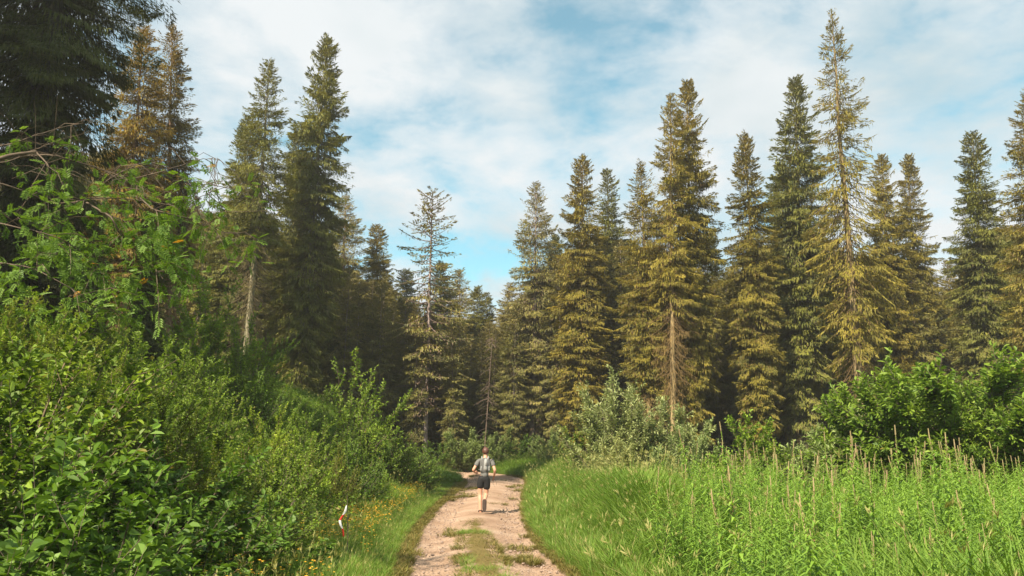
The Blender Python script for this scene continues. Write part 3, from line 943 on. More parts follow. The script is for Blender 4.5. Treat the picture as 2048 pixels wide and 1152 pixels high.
# top px, top py, distance, kind, width factor, colour, label
W1 = (1, 1, 1)
BUSHES = [
    # left foreground
    (58, 628, 7.6, 'alder2', 1.0, (1.15, 1.1, .9), 'tall leafy bush with sunlit tips at the left edge of the picture'),
    (-60, 700, 6.2, 'alder', .95, W1, 'bush cut by the left edge below the tall sunlit-tipped bush'),
    (150, 690, 9.0, 'alder', .95, W1, 'bush with arching sprigs right of the tall sunlit-tipped bush'),
    (215, 860, 7.6, 'broad2', 1.1, W1, 'dark broad-leaved bush below the arching sprigs'),
    (330, 900, 8.6, 'broad', 1.2, W1, 'broad-leaved bush in the middle of the left bank foreground'),
    (-10, 860, 5.2, 'broad2', 1.05, W1, 'large-leaved plant at the left edge, second from the bottom corner'),
    (420, 985, 8.4, 'broad2', 1.1, W1, 'broad-leaved bush next to the yellow-flowered verge'),
    (500, 960, 10.2, 'alder2', .85, W1, 'low rounded bush above the yellow-flowered verge'),
    # bank, middle distance
    (205, 745, 12.5, 'alder', 1.0, W1, 'bush in the dark hollow under the huge spruce'),
    (300, 690, 15.0, 'fresh', 1.1, W1, 'light green bush high on the left bank below the rowan'),
    (368, 668, 18.0, 'fresh2', 1.0, W1, 'pale bush on the upper bank, left of the hanging green bush'),
    (428, 588, 23.0, 'fresh2', 1.15, (1.05, 1.05, 1), 'big hanging green bush in front of the leaning bare trunk'),
    (497, 655, 22.0, 'fresh', .9, W1, 'narrow bush right below the bare reddish trunk'),
    (330, 790, 13.5, 'alder2', 1.0, W1, 'mid-bank bush straight below the pale upper bush'),
    (425, 775, 16.0, 'fresh', .95, W1, 'mid-bank bush left of the small round dark bush'),
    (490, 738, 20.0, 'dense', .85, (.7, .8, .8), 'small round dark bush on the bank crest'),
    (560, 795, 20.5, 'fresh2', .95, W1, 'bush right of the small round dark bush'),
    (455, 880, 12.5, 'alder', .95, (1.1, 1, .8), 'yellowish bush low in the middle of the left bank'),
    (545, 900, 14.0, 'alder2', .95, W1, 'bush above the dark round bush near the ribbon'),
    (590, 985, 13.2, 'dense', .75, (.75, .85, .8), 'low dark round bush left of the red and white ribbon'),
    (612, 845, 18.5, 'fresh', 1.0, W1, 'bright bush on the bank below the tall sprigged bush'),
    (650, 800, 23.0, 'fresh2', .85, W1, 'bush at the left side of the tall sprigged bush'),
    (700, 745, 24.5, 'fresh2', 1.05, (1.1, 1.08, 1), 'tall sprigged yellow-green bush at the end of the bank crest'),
    (672, 880, 19.0, 'dense', 1.0, (.75, .85, .8), 'dark bush in the shade under the tall sprigged bush'),  # leaves coloured darker to carry the shade
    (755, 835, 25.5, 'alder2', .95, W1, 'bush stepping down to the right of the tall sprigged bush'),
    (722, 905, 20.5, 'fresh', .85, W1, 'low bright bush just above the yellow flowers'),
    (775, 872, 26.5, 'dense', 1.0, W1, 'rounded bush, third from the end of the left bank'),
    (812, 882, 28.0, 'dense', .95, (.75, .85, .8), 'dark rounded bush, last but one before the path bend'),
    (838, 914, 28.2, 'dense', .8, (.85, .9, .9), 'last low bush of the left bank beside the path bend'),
    # beyond the bend
    (875, 885, 43.0, 'alder', 1.1, (.7, .8, .8), 'shaded bush under the sparse grey spruce'),  # shade put into its leaf colour
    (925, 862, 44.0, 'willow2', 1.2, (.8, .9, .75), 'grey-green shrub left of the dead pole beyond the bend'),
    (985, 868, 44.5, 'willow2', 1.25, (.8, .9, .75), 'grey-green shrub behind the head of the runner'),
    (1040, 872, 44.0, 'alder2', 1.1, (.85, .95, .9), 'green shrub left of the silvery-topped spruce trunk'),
    (1095, 868, 43.0, 'willow', 1.1, (.8, .9, .75), 'grey-green shrub right of the silvery-topped spruce trunk'),
    # willows right of the path
    (1168, 858, 29.0, 'alder2', 1.0, W1, 'green bush at the left foot of the pale willows'),
    (1216, 768, 26.5, 'willow', .95, (1.05, 1.05, 1.05), 'tallest pale willow with silvery shoots in front of the dead-skirted spruce'),
    (1262, 812, 25.5, 'willow', 1.0, W1, 'pale willow, second from the path'),
    (1318, 808, 26.0, 'willow2', 1.0, W1, 'pale willow beside the trunk foot of the twin spruces'),
    (1365, 862, 24.5, 'willow2', .9, (.8, .9, .8), 'lower willow at the right end of the pale row'),
    (1235, 885, 23.5, 'willow', .8, (1.05, 1, .9), 'low willow with bare stems at the front of the pale row'),
    (1490, 838, 19.5, 'alder', .95, (1.15, 1.15, 1), 'small green bush standing alone before the dark forest gap'),
    (1435, 915, 20.5, 'dense', .8, (.75, .85, .8), 'low dark bush added to stand in for shade between pale willows and lone bush'),  # added with darkened leaves in place of the shaded gap
    (1575, 900, 21.0, 'alder2', .9, (.8, .9, .85), 'low bush added to stand in for shade between lone bush and grey willow bush'),  # added to cover sunlit ground, leaf colour darkened for the shaded gap
    (1635, 880, 20.0, 'willow2', .8, (.85, .95, .85), 'small grey willow bush at the left end of the big glossy bush group'),
    (1800, 735, 17.6, 'round', 1.0, W1, 'left half of the big round glossy bush on the right'),
    (1905, 700, 17.0, 'round', 1.25, W1, 'biggest round glossy bush on the right behind the fireweed'),
    (1995, 790, 16.5, 'round', .9, W1, 'right shoulder bush of the big glossy bush'),
    (1700, 842, 18.6, 'willow2', 1.05, (.9, 1, .9), 'grey willow bush at the left foot of the big glossy bush'),
    (1765, 820, 18.2, 'willow2', 1.0, (.9, 1, .9), 'grey willow bush squeezed against the big glossy bush'),
    (2060, 800, 15.5, 'round', .8, W1, 'bush cut by the right edge of the picture'),
]
bush_xy = []
for (ax, ay, Yd, kind, wf, colr, lab) in BUSHES:
    parts, Hn, _e = SHR[kind]
    top = at(ax, ay, Yd)
    z0 = gz(top.x, Yd)
    h = min(max(top.z - z0, 0.7), 4.6)
    s = h / Hn / 1.05
    w = wf * (0.65 * s + 0.35)
    bush_xy.append((top.x, Yd))
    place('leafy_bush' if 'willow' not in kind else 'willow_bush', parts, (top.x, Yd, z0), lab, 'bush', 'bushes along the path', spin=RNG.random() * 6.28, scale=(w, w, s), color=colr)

# nearest large-leaved plants: their big leaves are pieces of their own
def leaf_piece(nm, mat):
    g = Geo()
    ovals(g, np.zeros((1, 3)), np.array([[0, 1.0, 0]]), np.array([[0, 0, 1.0]]), [1.0], [0.66], fold=.16, droop=.14, wide=.36)
    return g.mesh(nm, mat)
LEAF = [leaf_piece('broad_leaf_%d' % q, M_BIGLEAF) for q in range(2)]
for ax, ay, Yd, seed, lab in ((45, 1000, 4.7, 61, 'nearest large-leaved plant in the bottom left corner'),
                              (190, 985, 5.4, 62, 'large-leaved plant second from the bottom left corner'),
                              (310, 1020, 6.3, 63, 'large-leaved plant third from the bottom left corner')):
    parts, Hn, extra = shrub(seed, 1.1, .62, 14, 12, 10, .066, .044, M_BIGLEAF, upright=.5, twig_len=.24, leaf_parts=60, stem_r=.008)
    top = at(ax, ay, Yd)
    z0 = gz(top.x, Yd)
    s = min(max((top.z - z0) / Hn / 1.05, .6), 1.6)
    e = place('broad_leaved_plant', parts, (top.x, Yd, z0), lab, 'plant', 'large-leaved plants in the foreground', scale=(s, s, s))
    for (p, d, u_, l, w, tn) in extra:
        o = link('leaf', LEAF[0], e)
        dv = Vector(d).normalized(); uv = Vector(u_); sv = dv.cross(uv).normalized(); uv = sv.cross(dv)
        o.matrix_local = Matrix.Translation(Vector(p)) @ Matrix((sv, dv, uv)).transposed().to_4x4() @ Matrix.Diagonal((l, l, l, 1))

# more bushes crowding the bank between the ones above
r = np.random.default_rng(55)
fill = []
for _ in range(1100):
    y = 5.0 + 23.0 * r.random()
    x = -2.9 - 0.03 * y - (0.62 * y - 1.5) * r.random()
    if x < -0.62 * y - 2.0 or x > -3.0 - max(0, (10 - y)) * 0.02:
        continue
    if y < 7 and x > -3.4:
        continue
    if y > 24.5 and x > -4.2:
        continue
    if any((x - q[0]) ** 2 + (y - q[1]) ** 2 < (0.75 + 0.025 * y) ** 2 for q in fill + bush_xy):
        continue
    fill.append((x, y))
    if len(fill) >= 60:
        break
for (x, y) in fill:
    near = y < 8.5
    kind = ['broad', 'broad2', 'alder', 'alder2'][int(r.integers(0, 4))] if near else ['fresh', 'alder2', 'fresh', 'fresh2', 'dense'][int(r.integers(0, 5))]
    parts, Hn, _e = SHR[kind]
    h = (0.7 + 0.5 * r.random()) if near else (0.6 + 1.1 * r.random() ** 1.5)
    s = h / Hn
    w = 0.55 + .25 * r.random()
    c = .62 + .75 * r.random()
    place('leafy_bush', parts, (x, y, gz(x, y)), 'low leafy bush, one of the many crowding the left bank', 'bush', 'low bushes covering the left bank', spin=r.random() * 6.28, scale=(w, w, s), color=(c * (0.95 + .35 * r.random()), c * 1.05, c * .9))


# ------------------------------------------------------------------ rowan tree with bare arching branches
def rowan():
    r = np.random.default_rng(77)
    base = Vector((-6.9, 8.6, gz(-6.9, 8.6)))
    e = empty('rowan_tree', base)
    tag(e, 'rowan with long bare arching branches and feathery leaves reaching in from the left', 'tree')
    crown_pt = Vector((-6.6, 8.8, 4.3))
    px = [
        ([(-40, 372), (0, 369), (52, 382), (111, 401), (156, 399), (180, 392), (278, 394), (365, 409), (434, 420), (538, 418)], 9.0, .012),
        ([(-40, 345), (0, 328), (52, 314), (73, 303), (130, 282), (190, 268)], 9.2, .010),
        ([(73, 303), (95, 330), (100, 352), (97, 380), (111, 401)], 9.15, .010),
        ([(60, 310), (120, 315), (200, 338), (250, 360), (300, 385)], 9.6, .012),
        ([(174, 404), (222, 435), (243, 470), (288, 508), (330, 560)], 8.8, .012),
        ([(280, 395), (320, 420), (368, 432), (410, 439), (444, 463), (497, 463)], 8.9, .010),
        ([(250, 360), (320, 335), (368, 321), (413, 309), (434, 310)], 9.7, .008),
        ([(-40, 440), (40, 450), (120, 470), (190, 520), (240, 575)], 8.6, .010),
        ([(-40, 520), (60, 540), (150, 590), (200, 640)], 8.4, .009),
        ([(-40, 300), (40, 285), (110, 262), (170, 250)], 10.2, .012),
        ([(365, 409), (420, 385), (450, 360)], 9.3, .006),
        ([(180, 392), (240, 340), (290, 318), (340, 330)], 10.0, .010),
    ]
    g = Geo()
    K = 24
    limbs = []
    for pl, Yd, rad in px:
        pts = np.array([at(a, b, Yd + .25 * math.sin(i * 1.7 + Yd)) - base for i, (a, b) in enumerate(pl)])
        C = catmull(pts, 8)
        C = C[np.linspace(0, len(C) - 1, K).astype(int)]
        C = C + np.cumsum(r.normal(0, .006, C.shape), axis=0)
        limbs.append(C)
        tubes(g, C[None], np.linspace(rad, rad * .22, K)[None], 6)
    # trunk and limb roots outside the frame
    cp = np.array(crown_pt - base)
    trunk = np.stack([np.array([0, 0, -.4]), cp * .35 + [.05, .05, 0], cp * .7, cp, cp * 1.25])
    gt = Geo()
    tubes(gt, catmull(trunk, 5)[None], np.linspace(.10, .05, 21)[None], 9)
    for C in limbs:
        if C[0, 0] < 1.2:
            s0 = cp * float(np.clip((C[0, 2] - .3) / cp[2], .3, 1.2))
            P = catmull(np.stack([s0, (s0 + C[0]) / 2 + [0, 0, .1], C[0]]), 4)
            tubes(g, P[None], np.linspace(.03, .02, len(P))[None], 6)
    # twigs
    LP, LD = [], []
    tw = []
    for C, (pl, Yd, rad) in zip(limbs, px):
        n = int(16 + 240 * rad)
        for _ in range(n):
            q = .12 + .88 * r.random()
            k = q * (K - 1); i = int(min(k, K - 2)); p = C[i] + (C[i + 1] - C[i]) * (k - i)
            t = C[min(i + 1, K - 1)] - C[i]; t /= np.linalg.norm(t) + 1e-9
            d = t * .6 + r.normal(0, .6, 3) + np.array([0.05, 0, -.3]); d /= np.linalg.norm(d)
            l = .25 + .55 * r.random()
            m = p + d * l * .5 + [0, 0, .04]; f = p + d * l + [0, 0, -.08]
            tw.append([p, m, f])
            if p[2] + base.z > 4.85 and r.random() < .8:
                continue
            for z in range(int(r.integers(4, 9))):
                qq = .2 + .8 * r.random()
                b = p + (m - p) * qq * 2 if qq < .5 else m + (f - m) * (qq - .5) * 2
                dd = d * .4 + r.normal(0, .55, 3) + np.array([0, 0, -.15])
                LP.append(b); LD.append(dd / np.linalg.norm(dd))
    tubes(g, np.array(tw), np.tile([.005, .0038, .0016], (len(tw), 1)), 3)
    # a thicker curtain of leaves below the branches
    for _ in range(700):
        a = r.random() ** .9 * 420 - 40
        b = 395 + 60 * r.random() + r.random() * (250 - .33 * a) + .08 * a
        p = np.array(at(a, b, 8.6 + 1.6 * r.random()) - base)
        if math.sin(a * .041 + 1) * math.sin(b * .035 + a * .011) < 0:
            continue
        for z in range(2):
            dd = r.normal(0, .6, 3) + np.array([.3, 0, -.25])
            LP.append(p + r.normal(0, .07, 3)); LD.append(dd / np.linalg.norm(dd))
    LP = np.array(LP); LD = np.array(LD)
    n = len(LP)
    gl = Geo()
    U = np.column_stack([r.normal(0, .4, n), r.normal(0, .4, n), np.ones(n)])
    D, S, U2 = frames(LD, U)
    tn = np.clip(.2 + .55 * r.random(n) + .15 * np.sin(np.arange(n) * .8), 0, 1)
    br = np.where(r.random(n) < .005, .8, 0.0)
    Lr = .10 + .06 * r.random(n)
    diamonds(gl, LP, D, U2, Lr, np.full(n, .006), 0, tn * .6, br)
    for q in (.3, .48, .66, .84):
        for sd in (-1, 1):
            P = LP + D * (Lr * q)[:, None] - U2 * (Lr * .25 * q * q)[:, None]
            diamonds(gl, P, D * .55 + S * sd * .8 - U2 * .15, U2, Lr * .40, Lr * .17, .2, tn, br)
    diamonds(gl, LP + D * (Lr * .9)[:, None] - U2 * (Lr * .2)[:, None], D - U2 * .3, U2, Lr * .35, Lr * .13, .2, tn, br)
    link('trunk', gt.mesh('rowan_trunk', M_TWIG, True), e)
    o = link('branches', g.mesh('rowan_branches', M_TWIG, True), e); o.color = (.75, .72, .7, 1)
    link('foliage', gl.mesh('rowan_foliage', M_ROWAN), e)


rowan()


# ------------------------------------------------------------------ fireweed stand
def fireweed(seed, H=1.35, nl=46, spike=.22, lean=.06):
    r = np.random.default_rng(seed)
    K = 7
    q = np.linspace(0, 1, K)
    la = r.random() * 6.28
    cx = np.cos(la) * lean * q ** 2 * H; cy_ = np.sin(la) * lean * q ** 2 * H
    gs = Geo()
    tubes(gs, np.column_stack([cx, cy_, q * H - .05])[None], np.linspace(.009, .004, K)[None], 4, tint=.9)
    t = .22 + (.78 - spike * .6) * (np.arange(nl) + r.random(nl)) / nl
    az = np.arange(nl) * 2.39996 + r.normal(0, .3, nl)
    up = .35 + .55 * t
    P = np.column_stack([np.interp(t, q, cx), np.interp(t, q, cy_), t * H])
    D = np.column_stack([np.cos(az), np.sin(az), up])
    bend = np.column_stack([np.cos(az) * .6, np.sin(az) * .6, np.full(nl, -1.0)])
    L = (.135 + .04 * r.random(nl)) * np.interp(t, [0, .15, .6, .85, 1], [.7, 1, 1, .65, .35])
    gl = Geo()
    br = np.where((t < .2) & (r.random(nl) < .5), .7, 0.0)
    blades(gl, P, D, bend, L, L * .16, np.clip(.05 + .35 * r.random(nl) + .55 * t, 0, 1), br, arch=.62)
    parts = [('stem', gs.mesh('fireweed_%d_stem' % seed, M_FIRE, True)), ('foliage', gl.mesh('fireweed_%d_leaves' % seed, M_FIRE))]
    if spike > 0:
        n = 46
        t = 1 - spike + spike * 1.12 * np.arange(n) / n
        az = np.arange(n) * 2.39996
        P = np.column_stack([np.interp(t, q, cx), np.interp(t, q, cy_), t * H])
        D = np.column_stack([np.cos(az), np.sin(az), .7 + 1.2 * (t - 1 + spike) / spike])
        g = Geo()
        diamonds(g, P, D, np.tile([.1, .2, 1.0], (n, 1)), np.interp(t, [1 - spike, 1 + .12 * spike], [.045, .016]), np.full(n, .008), .3, np.clip(.2 + .6 * r.random(n), 0, 1), np.where(r.random(n) < .25, .7, 0))
        Ps = np.column_stack([np.interp([.97, 1.04, 1 + .12 * spike], q, cx), np.interp([.97, 1.04, 1 + .12 * spike], q, cy_), np.array([.97, 1.04, 1 + .12 * spike]) * H])
        tubes(g, Ps[None], np.array([[.006, .005, .002]]), 4)
        parts.append(('flower_spike', g.mesh('fireweed_%d_spike' % seed, M_SPIKE)))
    return parts


FW = [fireweed(81, 1.35, 70, .20), fireweed(82, 1.40, 74, .26), fireweed(83, 1.30, 66, .17, .10), fireweed(84, 1.2, 68, 0.0), fireweed(85, 1.38, 70, .30, .12)]
FWH = [1.35, 1.40, 1.30, 1.2, 1.38]
r = np.random.default_rng(91)
cand = []
for _ in range(9000):
    y = 5.6 + 12.2 * r.random() ** 1.1
    x0 = .20 * y + .15 + .5 * math.sin(y * 1.1)
    x = x0 + (0.74 * y - x0 + .6) * r.random()
    if x - x0 < 1.4 and r.random() > ((x - x0) / 1.4) ** .7:
        continue
    if y < 8.0 and r.random() < .35:
        continue
    cand.append((x, y))
grid = {}
sel = []
for (x, y) in cand:
    k_ = (int(x / .26), int(y / .26))
    if k_ in grid:
        continue
    grid[k_] = 1
    sel.append((x, y))
sel.sort(key=lambda p: p[1] + .4 * math.sin(p[0] * 13))
zz = ground_z(np.array([p[0] for p in sel]), np.array([p[1] for p in sel]))
stuff_p, stuff_r, stuff_s, stuff_i = [], [], [], []
pick = set(np.linspace(0, min(len(sel), 650) - 1, 297).astype(int).tolist())
for k_, ((x, y), z) in enumerate(zip(sel, zz)):
    kd = int(r.choice([0, 1, 2, 3, 3, 3, 3, 3, 3, 3, 3, 4]))
    h = .62 + .42 * r.random() + .12 * math.sin(x * 1.3 + y * .9) - .16 * (y < 7.4) + (.12 if kd != 3 else -.04)
    if k_ in pick:
        place('fireweed_plant', FW[kd], (x, y, z), 'upright green fireweed stalk in the dense stand right of the path', 'plant', 'fireweed stalks right of the path', spin=r.random() * 6.28, scale=(h, h, h * 1.02))
    else:
        stuff_p.append((x, y, z)); stuff_r.append((r.normal(0, .06), r.normal(0, .06), r.random() * 6.28)); stuff_s.append(h); stuff_i.append(kd)
FWM = [merged_tree(p, 'fireweed_whole_%d' % q) for q, p in enumerate(FW)]
scatter('fireweed_undergrowth', 'mass of green fireweed filling the stand on the right', stuff_p, stuff_r, stuff_s, stuff_i, FWM, 'plants')
for px, py, Yd, kd, lab in ((1787, 852, 10.2, 1, 'tallest fireweed stalk with a long bare spike, in front of the glossy bush'),
                            (1915, 880, 9.6, 4, 'second tall fireweed stalk, right of the tallest one'),
                            (1478, 908, 12.5, 0, 'tall fireweed stalk in front of the small lone green bush')):
    top = at(px, py, Yd); z = gz(top.x, Yd)
    s = (top.z - z) / FWH[kd] / 1.03
    place('fireweed_plant', FW[kd], (top.x, Yd, z), lab, 'plant', 'fireweed stalks right of the path', spin=1.0, scale=(s * .95, s * .95, s))


# ------------------------------------------------------------------ grass, herbs, flowers, gravel
def grass_clump(seed, n=34, h=.45, spread=.10, w=.008, mat=None, lean=.35, seeds=0.0, dry=.08):
    r = np.random.default_rng(seed)
    a = r.random(n) * 6.28
    rad = spread * np.sqrt(r.random(n))
    P = np.column_stack([np.cos(a) * rad, np.sin(a) * rad, np.full(n, -.03)])
    b = a + r.normal(0, .7, n)
    D = np.column_stack([np.cos(b) * lean * r.random(n), np.sin(b) * lean * r.random(n), np.ones(n)])
    bend = np.column_stack([np.cos(b), np.sin(b), -.35 * np.ones(n)])
    L = h * (.5 + .6 * r.random(n))
    g = Geo()
    blades(g, P, D, bend, L, np.full(n, w) * (.7 + .6 * r.random(n)), np.clip(.15 + .7 * r.random(n), 0, 1), np.where(r.random(n) < dry, .8, 0))
    m = int(seeds)
    if m:
        a = r.random(m) * 6.28
        P = np.column_stack([np.cos(a) * spread * .6, np.sin(a) * spread * .6, np.zeros(m)])
        D = np.column_stack([np.cos(a) * .18, np.sin(a) * .18, np.ones(m)])
        bend = np.column_stack([np.cos(a), np.sin(a), np.zeros(m)])
        L = h * (1.15 + .35 * r.random(m))
        blades(g, P, D, bend, L, np.full(m, .004), .8, .5)
        tip = P + nrm(D) * (L * .85)[:, None] + nrm(bend) * (L * .33)[:, None]
        for q in range(5):
            diamonds(g, tip + r.normal(0, .012, (m, 3)), D * .8 + bend * .4 + r.normal(0, .3, (m, 3)), np.tile([.2, .1, 1.0], (m, 1)), np.full(m, .07), np.full(m, .012), .2, .9, .75)
    return g.mesh('grass_clump_%d' % seed, mat or M_GRASS)


def herb(seed, n=26, h=.5, ll=.075, lw=.040, mat=None):
    r = np.random.default_rng(seed)
    ns = 6
    g = Geo()
    for k in range(ns):
        a = r.random() * 6.28; l = .05 + .25 * r.random()
        e = np.array([math.cos(a) * l, math.sin(a) * l, h * (.6 + .5 * r.random())])
        b = np.array([math.cos(a) * .04, math.sin(a) * .04, -.03])
        P = np.stack([b, (b + e) / 2 + [0, 0, .04], e])
        tubes(g, P[None], np.array([[.004, .003, .0015]]), 3, tint=.4)
        m = n
        q = .15 + .85 * r.random(m)
        pos = b + (e - b) * q[:, None]
        aa = r.random(m) * 6.28
        D = np.column_stack([np.cos(aa), np.sin(aa), .25 * r.normal(0, 1, m) + .1])
        U = np.column_stack([r.normal(0, .35, m), r.normal(0, .35, m), np.ones(m)])
        ovals(g, pos, D, U, ll * (.5 + .8 * r.random(m)), lw * (.5 + .8 * r.random(m)), tint=np.clip(.1 + .5 * r.random(m) + .3 * q, 0, 1), brown=np.where(r.random(m) < .02, .8, 0))
    return g.mesh('herb_%d' % seed, mat or M_HERB)


def rosette(seed):
    """yellow-flowered meadow plant: thin stalks with small golden heads"""
    r = np.random.default_rng(seed)
    g = Geo()
    n = 9
    a = r.random(n) * 6.28; l = .14 * r.random(n); h = .32 + .28 * r.random(n)
    T = np.column_stack([np.cos(a) * l, np.sin(a) * l, h])
    P = np.stack([np.zeros((n, 3)), T * [.5, .5, .55], T], 1)
    P[:, 0, :2] = T[:, :2] * .2
    tubes(g, P, np.tile([.003, .0024, .0018], (n, 1)), 3, tint=.4)
    gm = g.mesh('stalk_%d' % seed, M_GRASS)
    g2 = Geo()
    m = 8
    for k in range(m):
        ang = k / m * 6.28
        D = np.tile([math.cos(ang), math.sin(ang), .25], (n, 1)) + r.normal(0, .12, (n, 3))
        diamonds(g2, T, D, np.tile([0, 0, 1.0], (n, 1)), np.full(n, .015), np.full(n, .012), .1, r.random(n), np.where(r.random(n) < .15, .6, 0))
    return merged_tree([('a', gm), ('b', g2.mesh('heads_%d' % seed, M_YELLOW))], 'yellow_flower_%d' % seed)


def stone(seed):
    r = np.random.default_rng(seed)
    bm = bmesh.new()
    bmesh.ops.create_icosphere(bm, subdivisions=1, radius=1.0)
    for v in bm.verts:
        v.co = v.co * (0.75 + .5 * r.random())
        v.co.z *= .6
    me = bpy.data.meshes.new('pebble_%d' % seed)
    bm.to_mesh(me); bm.free()
    me.materials.append(M_STONE)
    return me


def points(n, xr, yr, keep, seed):
    r = np.random.default_rng(seed)
    y = yr[0] + (yr[1] - yr[0]) * r.random(n)
    x = xr[0] + (xr[1] - xr[0]) * r.random(n)
    vis = np.abs(x) < .72 * np.abs(y) + 2.5
    x, y = x[vis], y[vis]
    d, s = path_dist(x, y)
    m = keep(x, y, d, s, r)
    x, y, d, s = x[m], y[m], d[m], s[m]
    z = ground_z(x, y)
    rot = np.column_stack([r.normal(0, .10, len(x)), r.normal(0, .10, len(x)), r.random(len(x)) * 6.28])
    return np.column_stack([x, y, z]), rot, x, y, d, s, r


G_SHORT = [grass_clump(q, 30, .22, .10, .006, M_GRASS, .6, 0, .15) for q in (101, 102, 103)]
G_MID = [grass_clump(q, 36, .48, .11, .008, M_GRASS, .4, s_, .06) for q, s_ in ((111, 0), (112, 1), (113, 0))]
G_TALL = [grass_clump(q, 40, .80, .13, .010, M_GRASS, .3, s_, .06) for q, s_ in ((121, 0), (122, 1), (123, 0))]
G_DRY = [grass_clump(q, 34, .12, .10, .007, M_MOSS, .9, 0, .2) for q in (131, 132, 133)]

# verge grass on the left of the path
def keep_l(x, y, d, s, r):
    return (s < 0) & (d > .0) & (d < 1.9) & (y < 37) & (x < 2) & ~((np.abs(x + 2.5) < .22) & (y > 10.3) & (y < 12.2))
p, rot, x, y, d, s, r = points(34000, (-6, 1), (5, 38), keep_l, 201)
scl = (.55 + .55 * r.random(len(x))) * (.5 + .5 * smooth(-.1, .9, d)) * (1 - .62 * smooth(24, 31, y))
scatter('grass', 'yellowish green verge grass along the left side of the path', p, rot, scl, r.integers(0, 3, len(x)), G_MID, 'grass')

# tall pale grass on the right of the path and beyond the bend
def keep_r(x, y, d, s, r):
    fw = x > .20 * y + .4 + 1.3 * r.random(len(x)) + .9 * vnoise(x, y, .5, 12)
    return (s > 0) & (d > -.10) & (d < 7.5) & ((y < 19) | (x < .14 * y + 1.0)) & ~(fw & (r.random(len(x)) < np.where(y < 6.2, .8, .985))) & (r.random(len(x)) < np.where(d < 4, 1.0, .5))
p, rot, x, y, d, s, r = points(42000, (-2, 14), (5, 36), keep_r, 202)
idx = np.where(d < .35, r.integers(0, 3, len(x)), 3 + r.integers(0, 3, len(x)))
scl = (.65 + .5 * r.random(len(x))) * np.where(d < .35, .7 + .4 * smooth(-.1, .35, d), .55 + .5 * smooth(.3, 1.6, d))
scl = scl * (1.08 + .28 * np.sin(x * 1.9 + y * .7) * np.sin(y * 1.1 - x * .6))
rot[:, 1] += (-.16 + .2 * r.normal(0, 1, len(x))) * (d < 1.5)
scatter('meadow_grass', 'tall bright meadow grass on the right of the path', p, rot, scl, idx, G_MID + G_TALL, 'grass')

def keep_f(x, y, d, s, r):
    return (d > -.05) & (y > 34) & (x < 5.5 + r.random(len(x)))
p, rot, x, y, d, s, r = points(14000, (-12, 18), (34, 50), keep_f, 203)
scatter('far_grass', 'bright grass bank on the far side of the path bend', p, rot, (.7 + .5 * r.random(len(x))) * (.6 + .4 * smooth(0, 1.5, d)), r.integers(0, 3, len(x)), G_TALL, 'grass')

# turf on the path: middle strip and rims
def lateral(x, y):
    dd, ss = path_dist(x, y)
    return dd
def keep_m(x, y, d, s, r):
    w = np.interp(y, PATH_XY[:60, 1], PATH_HW[:60])
    off = np.abs(d + w)
    patch = 4.2 * (.6 * vnoise(x, y, 1.1, 1) + .4 * vnoise(x, y, 3.1, 2) - .5)
    mid = (off < .36 * (1 - smooth(13, 21, y) * .8)) & (patch > -.55 + 1.3 * smooth(12, 20, y))
    rim = (d > -.22) & (d < .12) & (patch > -1.2)
    odd = (patch > 1.05) & (r.random(len(x)) < .35)
    return (d < .15) & (mid | rim | odd) & (y < 40)
p, rot, x, y, d, s, r = points(60000, (-4, 2.5), (6, 40), keep_m, 204)
p[:, 2] += .015
scatter('path_turf', 'dry golden turf and moss along the middle and rims of the path', p, rot, .6 + .7 * r.random(len(x)), r.integers(0, 3, len(x)), G_DRY, 'grass')
def keep_t(x, y, d, s, r):
    w = np.interp(y, PATH_XY[:60, 1], PATH_HW[:60])
    off = np.abs(d + w)
    patch = 4.0 * (.5 * vnoise(x, y, .9, 5) + .5 * vnoise(x, y, 2.6, 6) - .5)
    return (off < .28) & (patch > .6 + .5 * r.random(len(x))) & (y < 17.5)
p, rot, x, y, d, s, r = points(16000, (-3, 2), (6, 18), keep_t, 205)
scatter('path_grass', 'green grass tufts growing in the middle of the path', p, rot, .5 + .5 * r.random(len(x)), r.integers(0, 3, len(x)), G_SHORT, 'grass')

# loose stones
def keep_s(x, y, d, s, r):
    return (d < .02)
p, rot, x, y, d, s, r = points(26000, (-4, 2.5), (6, 38), keep_s, 206)
p[:, 2] += .008
scatter('gravel', 'small loose stones strewn over the path', p, rot * 4, .006 + .028 * r.random(len(x)) ** 6, r.integers(0, 4, len(x)), [stone(q) for q in range(4)], 'gravel')

# herbs over the left bank and under the bushes
HERBS = [herb(301), herb(302, 22, .6, .06, .026, M_FRESH), herb(303, 30, .4, .09, .055, M_BIGLEAF), herb(304, 26, .7, .055, .030)]
def keep_h(x, y, d, s, r):
    return (s < 0) & (d > 1.0 + .6 * r.random(len(x))) & (x < -2.2) & (x > -14) & ~((y > 27) & (x > -4.5))
p, rot, x, y, d, s, r = points(15000, (-16, -2), (4, 34), keep_h, 207)
scatter('undergrowth', 'dense leafy herbs covering the left bank between the bushes', p, rot, .7 + .6 * r.random(len(x)), np.where(y < 11, r.choice([0, 2, 2, 3], len(x)), r.integers(0, 4, len(x))), HERBS, 'undergrowth')
def keep_g(x, y, d, s, r):
    return (s < 0) & (x < -3.2) & (y > 11) & (vnoise(x, y, .33, 8) > .48)
p, rot, x, y, d, s, r = points(9000, (-13, -2), (10, 34), keep_g, 208)
scatter('bank_grass', 'patches of green grass on the left bank', p, rot, .7 + .5 * r.random(len(x)), r.integers(0, 3, len(x)), G_TALL, 'grass')
def keep_w(x, y, d, s, r):
    return (s > 0) & (d > .9) & np.where((x > .2 * y + .5) & (y < 18), r.random(len(x)) < .05, vnoise(x, y, .55, 4) > .5) & (y < 24)
p, rot, x, y, d, s, r = points(9000, (2, 26), (6, 40), keep_w, 209)
